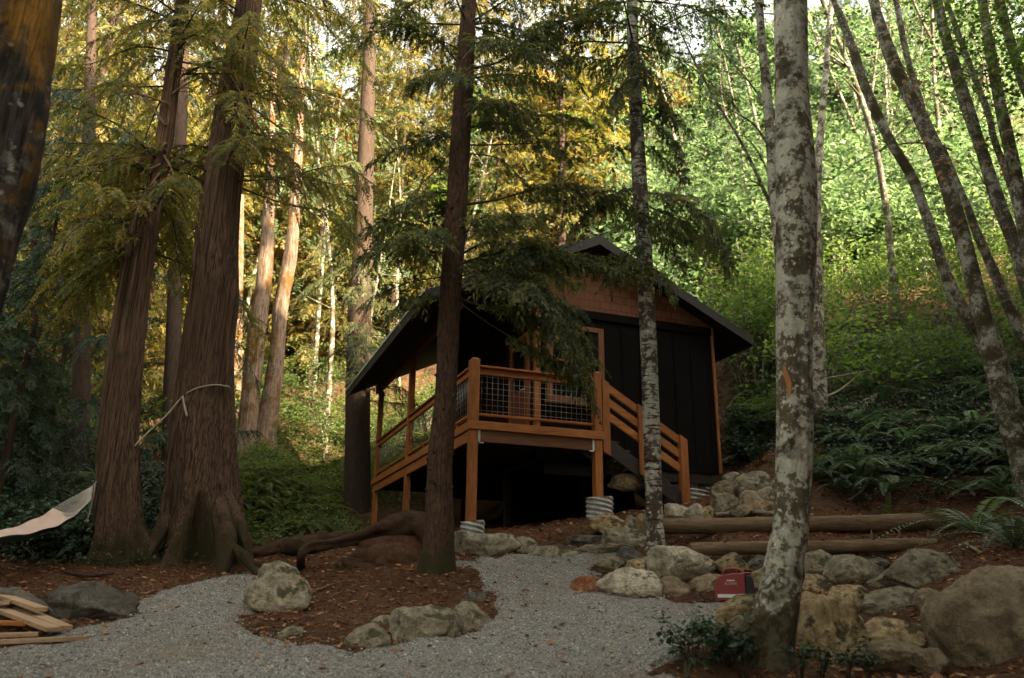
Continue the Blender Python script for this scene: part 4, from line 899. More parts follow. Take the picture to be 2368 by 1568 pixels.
for k, (L, r0, kw) in enumerate([
 ([(1060,612),(1120,592,-.3),(1200,575,-.6),(1290,588,-.8),(1390,612,-.9),(1490,650,-.9)], .022, dict(tw=.55)),
 ([(1062,640),(1130,625,-.2),(1200,640,-.5),(1270,680,-.8),(1330,740,-1.),(1370,810,-1.1)], .018, dict(tw=.42, droop=.5)),
 ([(1062,690),(1110,706,-.3),(1170,712,-.5),(1240,735,-.7),(1320,790,-.9),(1395,842,-1.)], .016, dict(tw=.5, bare=.25)),
 ([(1062,700),(1130,748,-.3),(1200,790,-.5),(1270,830,-.7),(1340,880,-.8),(1385,955,-.8)], .014, dict(tw=.42, bare=.35)),
 ([(1062,590),(1130,560,.2),(1230,570,.1),(1330,590,0),(1420,600,0),(1510,625,0)], .02, dict(tw=.55)),
 ([(1062,625),(1150,640,-.5),(1240,670,-.9),(1300,720,-1.1),(1345,800,-1.2),(1368,900,-1.25)], .016, dict(tw=.5, droop=.6)),
 ([(1058,600),(1100,640,-.6),(1150,660,-1.),(1200,690,-1.2)], .014, dict(tw=.4)),
 ([(1064,475),(1150,462),(1224,441,-.2),(1324,428,-.3),(1424,462,-.3),(1530,520,-.2),(1600,560,0)], .022, dict(bare=.3)),
 ([(1070,336),(1180,334),(1290,328),(1380,330),(1458,345)], .016, dict(bare=.35, tw=.3, tpm=9)),
 ([(1072,354),(1157,368,-.3),(1224,431,-.5),(1300,470,-.6)], .013, dict(bare=.3, tw=.3, tpm=10)),
 ([(1068,300),(1120,290),(1180,290,-.3),(1260,330,-.5),(1330,380,-.5)], .014, dict(bare=.2, tw=.4)),
 ([(1052,324),(1007,314,-.3),(923,341,-.6),(840,390,-.9)], .013, dict(bare=.15, tw=.4)),
 ([(1038,445),(990,448,-.4),(943,470,-.7),(880,500,-.9)], .013, dict(bare=.2, tw=.45)),
 ([(1040,355),(1010,392,-.3),(960,440,-.6),(930,500,-.8)], .011, dict(bare=.3, tw=.3, tpm=10)),
 ([(1076,162),(1157,142),(1224,97),(1290,50),(1360,28),(1440,22)], .026, dict(bare=.25, tw=.5)),
 ([(1070,185),(1160,172,-.8),(1240,180,-1.1),(1310,205,-1.2)], .016, dict(tw=.5, bare=.05)),
 ([(1066,180),(1020,172,-.9),(980,180,-1.2),(945,196,-1.3)], .014, dict(tw=.45, bare=.05)),
 ([(1064,150),(990,67,.4),(950,20,.7),(915,-30,1.)], .018, dict(bare=.3, tw=.4, tpm=9)),
 ([(1074,120),(1010,90),(930,60,-.3),(850,50,-.5)], .016, dict(bare=.2, tw=.5)),
 ([(1040,575),(980,530,-.3),(910,510,-.6),(840,530,-.8)], .018, dict(tw=.55, droop=.55)),
 ([(1040,590),(970,575,-.4),(890,570,-.8),(820,600,-1.)], .016, dict(tw=.5, droop=.5)),
 ([(1035,640),(960,650,-.3),(880,680,-.6),(820,720,-.8)], .012, dict(tw=.28, tpm=9, bare=.3)),
 ([(1032,690),(980,684,-.4),(930,700,-.7),(890,745,-.9)], .012, dict(tw=.35, bare=.2, droop=.6)),
 ([(1074,230),(1130,250),(1200,270,.3),(1290,268,.6),(1370,290,.9)], .015, dict(tw=.42, bare=.2)),
 ([(1060,535),(1130,530,.5),(1210,500,.9),(1290,500,1.2)], .014, dict(tw=.45, bare=.2)),
 ([(1060,598),(1110,610,.5),(1190,625,.8),(1280,640,1.),(1350,660,1.1)], .014, dict(tw=.5, droop=.55)),
 ([(1062,650),(1140,660,-.8),(1230,680,-1.3),(1290,740,-1.5),(1330,830,-1.6),(1350,900,-1.6)], .014, dict(tw=.42, droop=.6)),
 ([(1045,560),(1000,545,-.8),(950,540,-1.2),(890,560,-1.5)], .014, dict(tw=.5, droop=.5)),
 ([(1062,530),(1110,505,-.5),(1180,500,-.8),(1260,520,-1.)], .013, dict(tw=.45)),
 ([(1072,265),(1120,240,-.6),(1180,240,-1.),(1250,265,-1.3)], .014, dict(tw=.5)),
 ([(1072,110),(1130,95,-.8),(1210,110,-1.2),(1290,150,-1.4)], .014, dict(tw=.5)),
 ([(1075,60),(1150,55),(1250,90,-.3),(1330,140,-.5)], .016, dict(tw=.45, bare=.2)),
]):
    z = dict(hk); z.update(kw); B(hem, hb, L, YH, r0, 40 + k, **z)
# ---- the lichen-covered young conifer right of the deck
lic, lb_, lq = tree('conifer_tree', 'slim trunk blotched with white lichen beside the stairs', [(1516,1242,21),(1514,1200,19.5),(1507,1000,19.5),(1500,800,19),(1490,600,18.5),(1478,400,16.5),(1468,200,14),(1462,50,12),(1460,-20,11)], 11.5, 'lichen_bark', ext=8, sides=36, n=180, knots=.05, seed=9, flare=.12, taper=.4)
for k, (L, r0, kw) in enumerate([
 ([(1480,445),(1560,455,-.3),(1630,500,-.5),(1670,560,-.6),(1690,640,-.6)], .018, dict(tw=.6, droop=.6, bare=.08)),
 ([(1482,470),(1550,500,.2),(1620,540,.3),(1680,610,.3)], .016, dict(tw=.55, droop=.6)),
 ([(1476,440),(1430,445,-.2),(1370,480,-.4),(1320,530,-.5)], .014, dict(tw=.5, droop=.5)),
 ([(1472,235),(1520,250),(1560,275),(1600,310)], .012, dict(tw=.38)),
 ([(1474,260),(1530,300,-.3),(1570,350,-.4),(1580,430,-.4)], .012, dict(tw=.35)),
 ([(1468,140),(1510,190),(1545,240),(1570,310)], .012, dict(tw=.42)),
 ([(1466,120),(1400,140),(1330,130),(1260,150)], .016, dict(tw=.5)),
 ([(1464,60),(1400,50),(1330,62),(1270,90)], .014, dict(tw=.5)),
 ([(1462,20),(1510,60),(1550,130)], .012, dict(tw=.42)),
 ([(1462,0),(1410,10),(1350,-10)], .014, dict(tw=.5)),
 ([(1470,180),(1440,200,-.5),(1425,260,-.7)], .012, dict(tw=.4, droop=.6)),
 ([(1476,330),(1530,360),(1570,400)], .01, dict(tw=.35)),
 ([(1478,350),(1420,345),(1350,370)], .01, dict(tw=.32, tpm=10)),
 ([(1490,600),(1530,640,-.4),(1560,690,-.5)], .01, dict(tw=.35, droop=.5)),
 ([(1488,560),(1440,600,-.5),(1400,660,-.7)], .01, dict(tw=.4, droop=.5)),
 ([(1484,520),(1540,560,.3),(1590,640,.4)], .012, dict(tw=.45, droop=.5)),
 ([(1462,90),(1480,140,-.6),(1490,190,-.7)], .012, dict(tw=.42, droop=.5)),
]):
    z = dict(hk); z.update(kw); B(lic, lb_, L, 11.5, r0, 90 + k, **z)
for k, (az, zz, ln) in enumerate([(a_, z_, 2.3) for z_ in (10.4, 11.3, 12.2) for a_ in (.3, 1.5, 2.7, 3.9, 5.2)]):   # crown above the frame
    for e_, b_, q_ in ((hem, hb, hq), (lic, lb_, lq)):
        i = int(np.argmin(abs(q_[:, 2] - zz))); p = q_[i, :3]; d = np.array([math.cos(az + zz), math.sin(az + zz), .05])
        if q_[-1, 2] > zz: add_branch(e_, b_, [p, p + d * ln * .5, p + d * ln - [0, 0, .5]], .018, 200 + k, tw=.5, tpm=9, dens=30, slen=.12, swid=.014)
# ---- near mottled alder at the right
ald, ab, aq = tree('alder_tree', 'near mottled grey alder with a torn bark scar', [(1762,1520,58),(1778,1460,52),(1796,1400,46),(1815,1290,42),(1829,1200,40),(1838,1000,41),(1836,800,39.5),(1840,600,43),(1840,400,43),(1830,200,37),(1828,0,37)], 6.9, 'alder_bark', ext=5, sides=64, n=240, knots=.06, seed=14, flare=.34, fine=.02)
a = Acc(); c = at(1818, 882, 6.9); r_ = 40 * mpp(c); V = []; q_ = []
for k in range(13):
    u = k / 12; hw = .028 * math.sin(math.pi * min(1, max(0, u * .96 + .02))) ** .6
    for s in (-1, 0, 1): V.append((-.058 + s * hw * .8 + .012 * math.sin(u * 5), -.128 + abs(s) * .003 + (.03 if s == -1 else 0) * 0, -.17 + u * .30))
    if k: q_ += [[3*(k-1)+j, 3*(k-1)+j+1, 3*k+j+1, 3*k+j] for j in (0, 1)]
MT['scar'] = wood('torn_heartwood', (.20,.075,.022), (.40,.17,.06), (14, 14, 1.5))
V = np.array(V); pz = at(1838, 882, 6.9); dl = nrm((CAM - pz) * [1, 1, 0]); rt_ = np.array([-dl[1], dl[0], 0]) * -1
rt_ = np.array([dl[1] * -1, dl[0], 0]);  rt_ = rt_ if rt_[0] > 0 else -rt_
ii = int(np.argmin(abs(aq[:, 2] - pz[2]))); pc = aq[ii, :3]; rr = aq[ii, 3] * 1.03
Vw = []
for x, y, z in V:
    ang_ = x / rr; ang_ = max(-1.3, min(1.3, ang_)); Vw.append(pc + rt_ * math.sin(ang_) * (rr + .006) + dl * math.cos(ang_) * (rr + .006) + [0, 0, z])
a.add(np.array(Vw) - ab, np.array(q_), 0, .5, True); link('bark_scar', a.mesh('bark_scar', [MT['scar']]), ald)
# ---- other alders on the right
al2, b2, q2 = tree('alder_tree', 'thin mossy forked alder just left of the near mottled alder', [(1832,1196,15),(1822,900,15),(1812,700,15),(1803,560,14.5),(1793,468,14),(1783,330,11),(1774,220,11),(1762,100,9.5),(1755,0,9)], 10.2, 'alder_bark', ext=5, sides=24, n=120, knots=.1, seed=21)
for k, (L, r0) in enumerate([([(1796,500),(1762,430),(1720,340),(1660,240),(1600,130),(1560,40),(1540,-20)], .028), ([(1785,350),(1745,290),(1700,260),(1640,230)], .018), ([(1778,260),(1740,200),(1690,140),(1640,80),(1600,20)], .016), ([(1790,180),(1810,150)], .012), ([(1792,430),(1745,340),(1700,300)], .014)]):
    bare_branch(al2, b2, np.array([at(x, y, 10.2) for x, y in L]), r0, 300 + k, 'lean_bark', 7, .5)
al3, b3, q3 = tree('alder_tree', 'grey alder half hidden behind the near mottled alder', [(1897,972,19),(1892,850,18),(1886,700,17),(1884,560,15),(1890,420,10),(1898,300,8),(1910,160,7),(1920,40,6)], 15.6, 'alder_bark', ext=4, sides=24, n=120, knots=.08, seed=23)
bare_branch(al3, b3, np.array([at(x, y, 15.6) for x, y in [(1895,700),(1912,680),(1921,668)]]), .03, 1, 'alder_bark', 2, .2)
CL = [('leftmost thin leaning alder of the right hand clump', [(2360,985,22),(2310,880,20),(2270,790,17),(2235,730,15),(2190,640,14),(2150,520,13),(2110,410,13),(2055,320,12),(2000,200,12),(1975,120,11),(1940,30,9),(1928,0,8)], 13.2, 31),
 ('thickest leaning alder of the right hand clump, moss patched', [(2366,1080,28),(2345,1010,27),(2312,900,26),(2285,780,23),(2245,620,20),(2210,490,19),(2175,375,18),(2135,285,18),(2092,200,16),(2060,130,17),(2030,40,14),(2020,0,13)], 12.4, 32),
 ('thin pale alder stem crossing behind the thickest leaning one', [(2340,900,12),(2300,780,12),(2255,640,11),(2225,560,10),(2180,410,10),(2150,320,9),(2125,225,8),(2095,120,8),(2072,0,7)], 14., 33),
 ('leaning alder right of the thickest one, brown leaves before it', [(2420,900,20),(2396,740,19),(2370,640,18),(2345,560,16),(2310,470,17),(2270,350,15),(2240,260,16),(2205,150,15),(2180,60,13),(2166,0,12)], 12., 34),
 ('dark slender leaning alder between two thicker stems', [(2400,640,9),(2370,540,9),(2335,420,9),(2300,325,8),(2285,262,8),(2235,130,7),(2195,20,6)], 12.8, 35),
 ('upright alder near the right edge with ivy green moss', [(2400,700,18),(2375,560,17),(2352,420,16),(2330,320,15),(2310,230,13),(2290,120,12),(2272,0,11)], 11.6, 36),
 ('rightmost alder stem slanting out of the top right corner', [(2470,420,16),(2420,300,15),(2370,200,13),(2335,90,12),(2310,0,11)], 11., 37),
 ('mossy leaning alder low at the right edge', [(2440,920,17),(2400,840,17),(2360,765,16),(2325,690,14),(2290,610,12),(2262,545,11),(2245,500,9)], 13.4, 38)]
for k, (lb, L, Y, sdn) in enumerate(CL):
    L = [(x, y, hw * .86) for x, y, hw in L]; e_, b_, q_ = tree('leaning_alder', lb, L, Y, 'lean_bark', ext=5 if L[-1][1] < 20 else 1.5, sides=24, n=150, knots=.12, seed=sdn, taper=.5 if L[-1][1] < 20 else .3)
    if k == 2: bare_branch(e_, b_, np.array([at(x, y, 14) for x, y in [(2200,345),(2120,330),(2040,345),(1960,390),(1880,440)]]), .02, 7, 'lean_bark', 5, .3)
    if k == 3: bare_branch(e_, b_, np.array([at(x, y, 12) for x, y in [(2330,530),(2280,430),(2230,350)]]), .015, 8, 'lean_bark', 6, .4)
# ---- near mossy trunk at the far left
e_, b_, q_ = tree('mossy_tree', 'out of focus mossy trunk leaning in at the left edge', [(-330,1600,95),(-250,1300,90),(-165,1000,84),(-84,700,80),(-50,560,80),(-14,420,80),(14,280,80),(30,150,80),(44,0,82)], 4.7, 'mossy_bark', ext=4, sides=40, n=160, knots=.1, seed=41, flare=.2)
# ---- the cedars at the left
tc_, tb_, tq = tree('twin_cedar', 'twin stemmed red cedar with dead twigs and the hammock tied to it', [(282,1296,58.9),(279,1250,52.2),(278,1180,42.0),(276,1100,39.5),(280,1000,36.1),(296,858,30.2),(318,691,25.2),(345,524,21.0),(362,430,18.5),(380,330,17.6),(396,200,16.8),(412,90,16.0),(422,0,14.3)], 12.4, 'cedar_bark', ext=7, sides=160, n=260, ridge=.09, flute=.16, seed=51, flare=.2, knots=.03, fine=.012, taper=.5)
P, r = trunk_pts([(238,1290,26),(238,1150,18),(240,1050,15),(250,900,13),(262,800,11.5),(278,691,10),(300,560,9),(322,460,7)], 12.55, 0); me, _b, _q = trunk_mesh('stem', P, r, 'cedar_bark', 32, 120, .15, .03, 52); o = link('stem', me, tc_, tuple(_b - tb_))
big, bb, bq = tree('big_cedar', 'largest red cedar with flared buttress base and dark hollow', [(455,1296,100),(458,1240,92),(461,1190,86),(464,1130,79),(465,1000,69),(475,858,57),(484,770,54),(494,691,52),(503,524,45),(514,420,43),(528,334,41),(552,167,37),(566,80,32),(577,0,27)], 13.2, 'cedar_bark', ext=9, sides=220, n=300, ridge=.08, flute=.20, seed=61, flare=.30, knots=.02, fine=.010, taper=.5, hollow=(-1.22, .26, 1.0, .5))
a = Acc()
for L, rr_ in (([(498,1120,13.1),(512,1190,12.7),(522,1245,12.35),(520,1295,12.05),(506,1336,11.75)], (.08,.13,.15,.12,.05)), ([(510,1110,13.2),(540,1190,12.9),(560,1245,12.7),(590,1274,12.5)], (.08,.12,.10,.04)), ([(410,1130,13.2),(378,1215,12.8),(352,1265,12.5),(332,1294,12.3)], (.08,.12,.11,.04)), ([(520,1250,12.3),(560,1284,12.05),(600,1318,11.8)], (.08,.07,.03))):
    P = np.array([at(*l) for l in L]); P[-1][2] = hgt(P[-1][0], P[-1][1]) - .03; P = spline(P, 40)
    tube(a, P - bb, np.interp(np.linspace(0, 1, 40), np.linspace(0, 1, len(rr_)), rr_), 28, 0, lambda th, u, s=len(a.V): 1 + .34 * fbm(np.stack([np.cos(th) * 1.5 + 0*u, np.sin(th) * 1.5 + 0*u, u * 2 + 0*th], -1), 4, 70 + s) + .06 * fbm(np.stack([np.cos(th) * 6 + 0*u, np.sin(th) * 6 + 0*u, u * 6 + 0*th], -1), 3, 90 + s))
link('buttress_root', a.mesh('buttress_root', [MT['cedar_bark']]), big)
ro = Acc()
for L in ([(310,1028,12.25),(365,975,12.4),(420,930,12.55)],):
    pass
i = int(np.argmin(abs(bq[:, 2] - at(470, 915, 12.6)[2]))); c0 = bq[i, :3]; rr_ = bq[i, 3] * 1.10; dl = nrm((CAM - c0) * [1, 1, 0]); rt_ = np.array([-dl[1], dl[0], 0]); rt_ = rt_ if rt_[0] > 0 else -rt_
def onb(px, py):      # point on the front of the big cedar seen at a pixel
    p = at(px, py, c0[1]); k = np.interp(p[2], bq[:, 2], bq[:, 0]), np.interp(p[2], bq[:, 2], bq[:, 1]), np.interp(p[2], bq[:, 2], bq[:, 3]) * 1.07
    x = np.clip(np.dot(p - [k[0], k[1], 0], rt_) / k[2], -1, 1); a_ = math.asin(x); return np.array([k[0], k[1], p[2]]) + (rt_ * math.sin(a_) + dl * math.cos(a_)) * k[2]
tube(ro, spline(np.array([at(300,1042,12.3), at(340,1002,12.5), at(385,960,12.6), onb(420,934), onb(450,915), onb(490,903), onb(515,900), onb(531,903), c0 + (rt_ * .7 - dl * .7) * rr_ + [0, 0, .02], c0 - dl * rr_, c0 + (-rt_ * .8 - dl * .6) * rr_ - [0, 0, .1], onb(421,935)]), 90), .013, 8)
tube(ro, spline(np.array([onb(422,932) + dl * .02, onb(426,955) + dl * .02, onb(432,978) + dl * .015]), 10), .018, 8)
_b = np.array(onb(420, 934)); ro.V = [v - _b for v in ro.V]
tag(link('tied_rope', ro.mesh('tied_rope', [MT['rope']]), None, tuple(_b)), 'pale rope knotted around the big cedar and stretched left', 'rope')
dead = [([(560,120),(540,160),(525,210),(522,250)], big, bb, 13.2, -.45), ([(575,110),(582,150),(600,190),(612,200)], big, bb, 13.2, -.3), ([(562,160),(530,185),(500,215),(470,232)], big, bb, 13.2, -.4), ([(560,180),(570,220),(585,270),(590,300)], big, bb, 13.2, -.45), ([(550,200),(535,240),(520,270),(508,292)], big, bb, 13.2, -.5), ([(585,250),(640,290),(700,330),(780,400)], big, bb, 13.2, -.3), ([(580,275),(640,340),(680,400),(690,450)], big, bb, 13.2, -.3), ([(540,130),(480,150),(420,165),(380,180)], big, bb, 13.2, -.3), ([(590,150),(650,190),(720,230),(790,290)], big, bb, 13.2, -.2),
 ([(385,330),(350,360),(310,380),(270,400)], tc_, tb_, 12.4, -.3), ([(370,400),(340,440),(320,480),(310,520)], tc_, tb_, 12.4, -.35), ([(372,380),(330,400),(285,430)], tc_, tb_, 12.4, -.35), ([(380,360),(400,400),(405,450)], tc_, tb_, 12.4, -.35), ([(360,420),(345,465),(350,520)], tc_, tb_, 12.4, -.4), ([(350,440),(310,450),(270,480),(240,500)], tc_, tb_, 12.4, -.3), ([(375,350),(330,340),(290,370),(262,420)], tc_, tb_, 12.4, -.5), ([(390,240),(330,220),(270,215),(218,238)], tc_, tb_, 12.4, -.5), ([(384,290),(350,250),(300,190),(265,195)], tc_, tb_, 12.4, -.4), ([(395,220),(440,190),(500,165)], tc_, tb_, 12.4, -.2)]
for k, (L, e_, b_, Y, dy) in enumerate(dead):
    bare_branch(e_, b_, np.array([at(x, y, Y + dy * (.4 + j / len(L))) for j, (x, y) in enumerate(L)]), .024, 400 + k, 'dead_twig', 9, .35)
def droopers(e_, b_, Q, n, zlo, zhi, ln, seed, mat='needle_y', yb=(-3.14, 3.14), **kw):
    rg = np.random.default_rng(seed)
    for k in range(n):
        z = rg.uniform(zlo, zhi); i = int(np.argmin(abs(Q[:, 2] - z))); p = Q[i, :3]; az = rg.uniform(*yb); d = np.array([math.cos(az), math.sin(az), 0]); l = ln * rg.uniform(.6, 1.15)
        pts = [p, p + d * l * .35 + [0, 0, rg.uniform(-.1, .2)], p + d * l * .7 + [0, 0, rg.uniform(-.5, 0)], p + d * l + [0, 0, rg.uniform(-1.3, -.4)]]
        z_ = dict(tw=.6, tpm=11, droop=.7, slen=.11, swid=.012, dens=34, bare=.15); z_.update(kw); add_branch(e_, b_, pts, .022, seed * 100 + k, mat, 'twig', **z_)
droopers(big, bb, bq, 40, 8.2, 14.5, 3.0, 11); droopers(tc_, tb_, tq, 44, 6.6, 14., 2.8, 12)
# ---- darker trunks between them
def midtree(label, L, Y, mat, seed, zr, n, ln, leaf, name='conifer_tree', **kw):
    e_, b_, q_ = tree(name, label, L, Y, mat, ext=6, sides=28, n=120, knots=.05, seed=seed, flare=.15)
    if n: droopers(e_, b_, q_, n, zr[0], zr[1], ln, seed, leaf, **kw)
    return e_, b_, q_
midtree('dark fir trunk between the twin cedar and the big cedar', [(392,1200,19),(394,1000,18),(400,800,17),(407,600,16),(414,400,15),(420,200,14),(424,0,12)], 18, 'dark_bark', 71, (4.5, 15), 26, 2.2, 'needle_b')
midtree('dark fir trunk left of the twin cedar', [(184,1220,22),(186,1000,20),(190,800,18),(196,600,16),(202,400,14),(208,200,12),(214,0,10)], 17, 'dark_bark', 72, (3.5, 15), 30, 2.6, 'needle_b')
midtree('grey fir trunk standing close behind the left end of the deck', [(826,1250,31),(826,1100,29),(828,900,27.5),(832,700,26),(838,600,23),(842,450,20),(848,300,17),(853,150,14),(857,0,11)], 22.8, 'dark_bark', 73, (6.5, 15), 26, 2.2, 'needle')
midtree('slim dark fir at the left among blue green boughs', [(70,1200,14),(74,1000,13),(80,700,12),(90,400,10),(96,100,8)], 19, 'dark_bark', 74, (3, 14), 26, 2.4, 'needle_b')
def maple(label, L, Y, seed): return tree('maple_tree', label, L, Y, 'maple_bark', ext=3, sides=28, n=120, knots=.12, seed=seed, flare=.3)
m1, mb1, mq1 = maple('moss hung maple stem right of the big cedar, left of its pair', [(566,1060,22),(572,990,21),(585,860,21),(597,740,20),(610,650,18),(618,560,15),(622,460,12),(626,350,9)], 20, 81)
m2, mb2, mq2 = maple('moss hung maple stem right of the big cedar, right of its pair', [(610,1010,24),(625,930,21),(638,840,18),(648,720,17),(662,640,16),(676,560,14),(684,450,12),(690,330,9)], 20.6, 82)
maple('pale maple trunk far behind the big cedar', [(545,1060,12),(546,900,12),(550,760,11),(553,640,9)], 25, 83)

# ------------------------------------------------------------------ leaves
def leaves(acc, c, n_up, size, rg, mi=0, tl=(0, 1), tilt=.55, wid=.62):
    """kite shaped, slightly folded leaves at points c (m,3)"""
    m_ = len(c); nrm_ = nrm(np.asarray(n_up) + rg.normal(0, tilt, (m_, 3))); d = nrm(np.cross(nrm_, rg.normal(size=(m_, 3)))); s = np.cross(nrm_, d)
    l = (size * rg.uniform(.6, 1.25, m_))[:, None]; w_ = l * wid * .5
    a = c - d * l * .5; b = c + s * w_ - d * l * .08 + nrm_ * w_ * .25; e = c + d * l * .5 - nrm_ * l * .1; f = c - s * w_ - d * l * .08 + nrm_ * w_ * .25
    acc.add(np.stack([a, b, e, f], 1).reshape(-1, 3), np.arange(m_)[:, None] * 4 + np.arange(4), mi, np.repeat(np.clip(rg.uniform(*tl, m_), 0, 1), 4))
def broadleaf(seed, H=9., spread=3.2, nleaf=13000, size=.13, stems=1, low=.25, mat='maple', barkm='lean_bark', layer=.35, name='crown'):
    """trunk mesh and crown mesh (limbs with layered leaf clumps)"""
    rg = np.random.default_rng(seed); tr, cr_ = Acc(), Acc(); tips = []
    for s_ in range(stems):
        az = rg.uniform(0, 6.28); ln = rg.uniform(.05, .35) if stems == 1 else rg.uniform(.3, 1.1)
        top = np.array([math.cos(az) * ln * H * .5, math.sin(az) * ln * H * .5, H * (rg.uniform(.7, .95) if stems == 1 else rg.uniform(.4, 1.05))])
        P = spline(np.array([[math.cos(az) * .12 * (stems > 1), math.sin(az) * .12 * (stems > 1), -.4], top * [.25, .25, .35], top * [.6, .6, .7], top]) + rg.normal(0, .06, (4, 3)) * H * .25 * np.array([[0], [1], [1], [1]]), 26)
        r0 = .016 * H / (stems ** .5); tube(tr, P, np.linspace(r0, r0 * .18, 26), 8)
        for k in range(max(5, int(13 / stems ** .6))):
            i = rg.integers(int(26 * low), 25); a2 = rg.uniform(0, 6.28); l = spread * rg.uniform(.4, 1.) * (1.15 - .6 * i / 26); d = np.array([math.cos(a2), math.sin(a2), rg.uniform(.05, .7)])
            q = spline(np.array([P[i], P[i] + d * l * .5 + [0, 0, .1 * l], P[i] + d * l * [1, 1, .7]]) + rg.normal(0, .08, (3, 3)) * np.array([[0], [1], [1]]), 12); tube(cr_, q, r0 * .38 * np.linspace(1, .15, 12), 5)
            for j in (4, 6, 8, 9, 10, 11): tips.append(q[j] + rg.normal(0, .15, 3))
            for z in range(3):
                j = rg.integers(3, 12); e = q[j] + rg.normal(0, .5, 3) * [1, 1, .4]; tips.append(e); tube(cr_, [q[j], (q[j] + e) / 2 + [0, 0, .05], e], [r0 * .12, r0 * .08, r0 * .03], 4)
        tips.append(P[-1]); tips.append(P[-3])
    tips = np.array(tips); per = max(4, nleaf // len(tips))
    for t in tips:
        rad = rg.uniform(.3, .95);
        if rg.random() < .22: continue
        v = rg.normal(0, 1, (per, 3)) * [rad * .62, rad * .62, rad * layer * .5]; v[:, 2] -= (v[:, 0] ** 2 + v[:, 1] ** 2) * .18
        tb = rg.uniform(-.25, .25); leaves(cr_, t + v, [0, 0, 1.], size, rg, 1, (.1 + tb, .9 + tb), .5)
    return tr.mesh('trunk', [MT[barkm]]), cr_.mesh(name, [MT[barkm], MT[mat]])
def conifer(seed, H=17., spread=2.8, mat='needle_y', nb=80, low=.12, droop=.6):
    rg = np.random.default_rng(seed); tr, cr_ = Acc(), Acc(); P = spline(np.array([[0, 0, -.5], [rg.normal(0, .1), rg.normal(0, .1), H * .4], [rg.normal(0, .15), rg.normal(0, .15), H]]), 30); tube(tr, P, np.linspace(.011 * H, .02, 30), 10)
    for k in range(nb):
        u = low + (1 - low) * (k + rg.random()) / nb; i = min(29, int(u * 29)); az = k * 2.4 + rg.normal(0, .3); l = spread * (1.05 - u) ** .8 * rg.uniform(.6, 1.1) + .2; d = np.array([math.cos(az), math.sin(az), 0])
        q = np.array([P[i], P[i] + d * l * .4 + [0, 0, l * .08], P[i] + d * l * .75 - [0, 0, l * .08], P[i] + d * l - [0, 0, l * rg.uniform(.15, .4)]])
        branch_geo(cr_, q, .012 + .006 * l, seed * 97 + k, tw=.75, tpm=6.5, bare=.1, slen=.24, swid=.026, droop=droop, dens=15, tl=(0, .9), sides=4)
    return tr.mesh('trunk', [MT['dark_bark']]), cr_.mesh('crown', [MT['twig'], MT[mat]])
def proto(name, meshes, cat):
    def place(loc, rz, sc, label, group):
        e = empty(name, loc, rz, label, cat, group); e.scale = sc if isinstance(sc, tuple) else (sc, sc, sc)
        for me in meshes: link(me.name.split('.')[0], me, e)
        return e
    return place
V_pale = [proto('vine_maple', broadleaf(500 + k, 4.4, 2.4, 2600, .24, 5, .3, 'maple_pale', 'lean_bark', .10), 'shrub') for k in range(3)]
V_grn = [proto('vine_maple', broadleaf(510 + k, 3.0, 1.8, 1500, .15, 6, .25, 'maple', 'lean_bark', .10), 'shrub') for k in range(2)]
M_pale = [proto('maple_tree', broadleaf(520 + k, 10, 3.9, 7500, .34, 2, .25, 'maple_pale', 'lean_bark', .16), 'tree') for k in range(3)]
_mg = [broadleaf(530 + k, 10, 3.9, 8500, .32, 1, .25, 'maple', 'lean_bark', .18) for k in range(2)]; M_gm = _mg[0][1]
M_grn = [proto('maple_tree', m2_, 'tree') for m2_ in _mg]
#M_grn = [proto('maple_tree', broadleaf(530 + k, 10, 3.9, 8500, .32, 1, .25, 'maple', 'lean_bark', .18), 'tree') for k in range(2)]
M_gold = [proto('maple_tree', broadleaf(540 + k, 10, 3.8, 9000, .27, 2, .2, 'maple_gold', 'maple_bark', .22), 'tree') for k in range(3)]
C_y = [proto('conifer_tree', conifer(550 + k, 17, 3.0, 'needle_y'), 'tree') for k in range(3)]
C_b = [proto('conifer_tree', conifer(560 + k, 17, 2.7, 'needle_b', 80, .1, .4), 'tree') for k in range(2)]
rp = np.random.default_rng(77); TAKEN = []
def spot(px, Y):
    p = at(px, 700, Y); return np.array([p[0], p[1], hgt(p[0], p[1])])
def incabin(p, m_=1.2):
    d = p - CAB; s = d[0] * cyw + d[1] * syw; t = -d[0] * syw + d[1] * cyw; return -1.2 - m_ < s < 6.4 + m_ and -1.5 - m_ < t < 9.3 + m_
def scatter(protos, n, pxr, Yr, scr, label, group, gap=1.2, Yp=1.):
    k = 0; tries = 0
    while k < n and tries < n * 40:
        tries += 1; p = spot(rp.uniform(*pxr), Yr[0] + (Yr[1] - Yr[0]) * rp.random() ** Yp)
        if incabin(p) or any(np.hypot(*(p - q)[:2]) < gap for q in TAKEN): continue
        TAKEN.append(p); s = rp.uniform(*scr); protos[rp.integers(len(protos))](tuple(p), rp.uniform(0, 6.28), (s, s, s * rp.uniform(.85, 1.15)), label, group); k += 1
for k in range(18):  # unseen double row added to keep the sun off the near cedars
    x, y = 4.5 + (k % 9) * 1.5 + rp.uniform(-.4, .4), (-.8 if k < 9 else -4.) + rp.uniform(-.5, .5); M_grn[k % 2]((x, y, hgt(x, y)), rp.uniform(0, 6.28), (1.5, 1.5, 2.7), 'unseen tall leafy tree added at the right to shade the near cedars', 'tall trees added for shade')
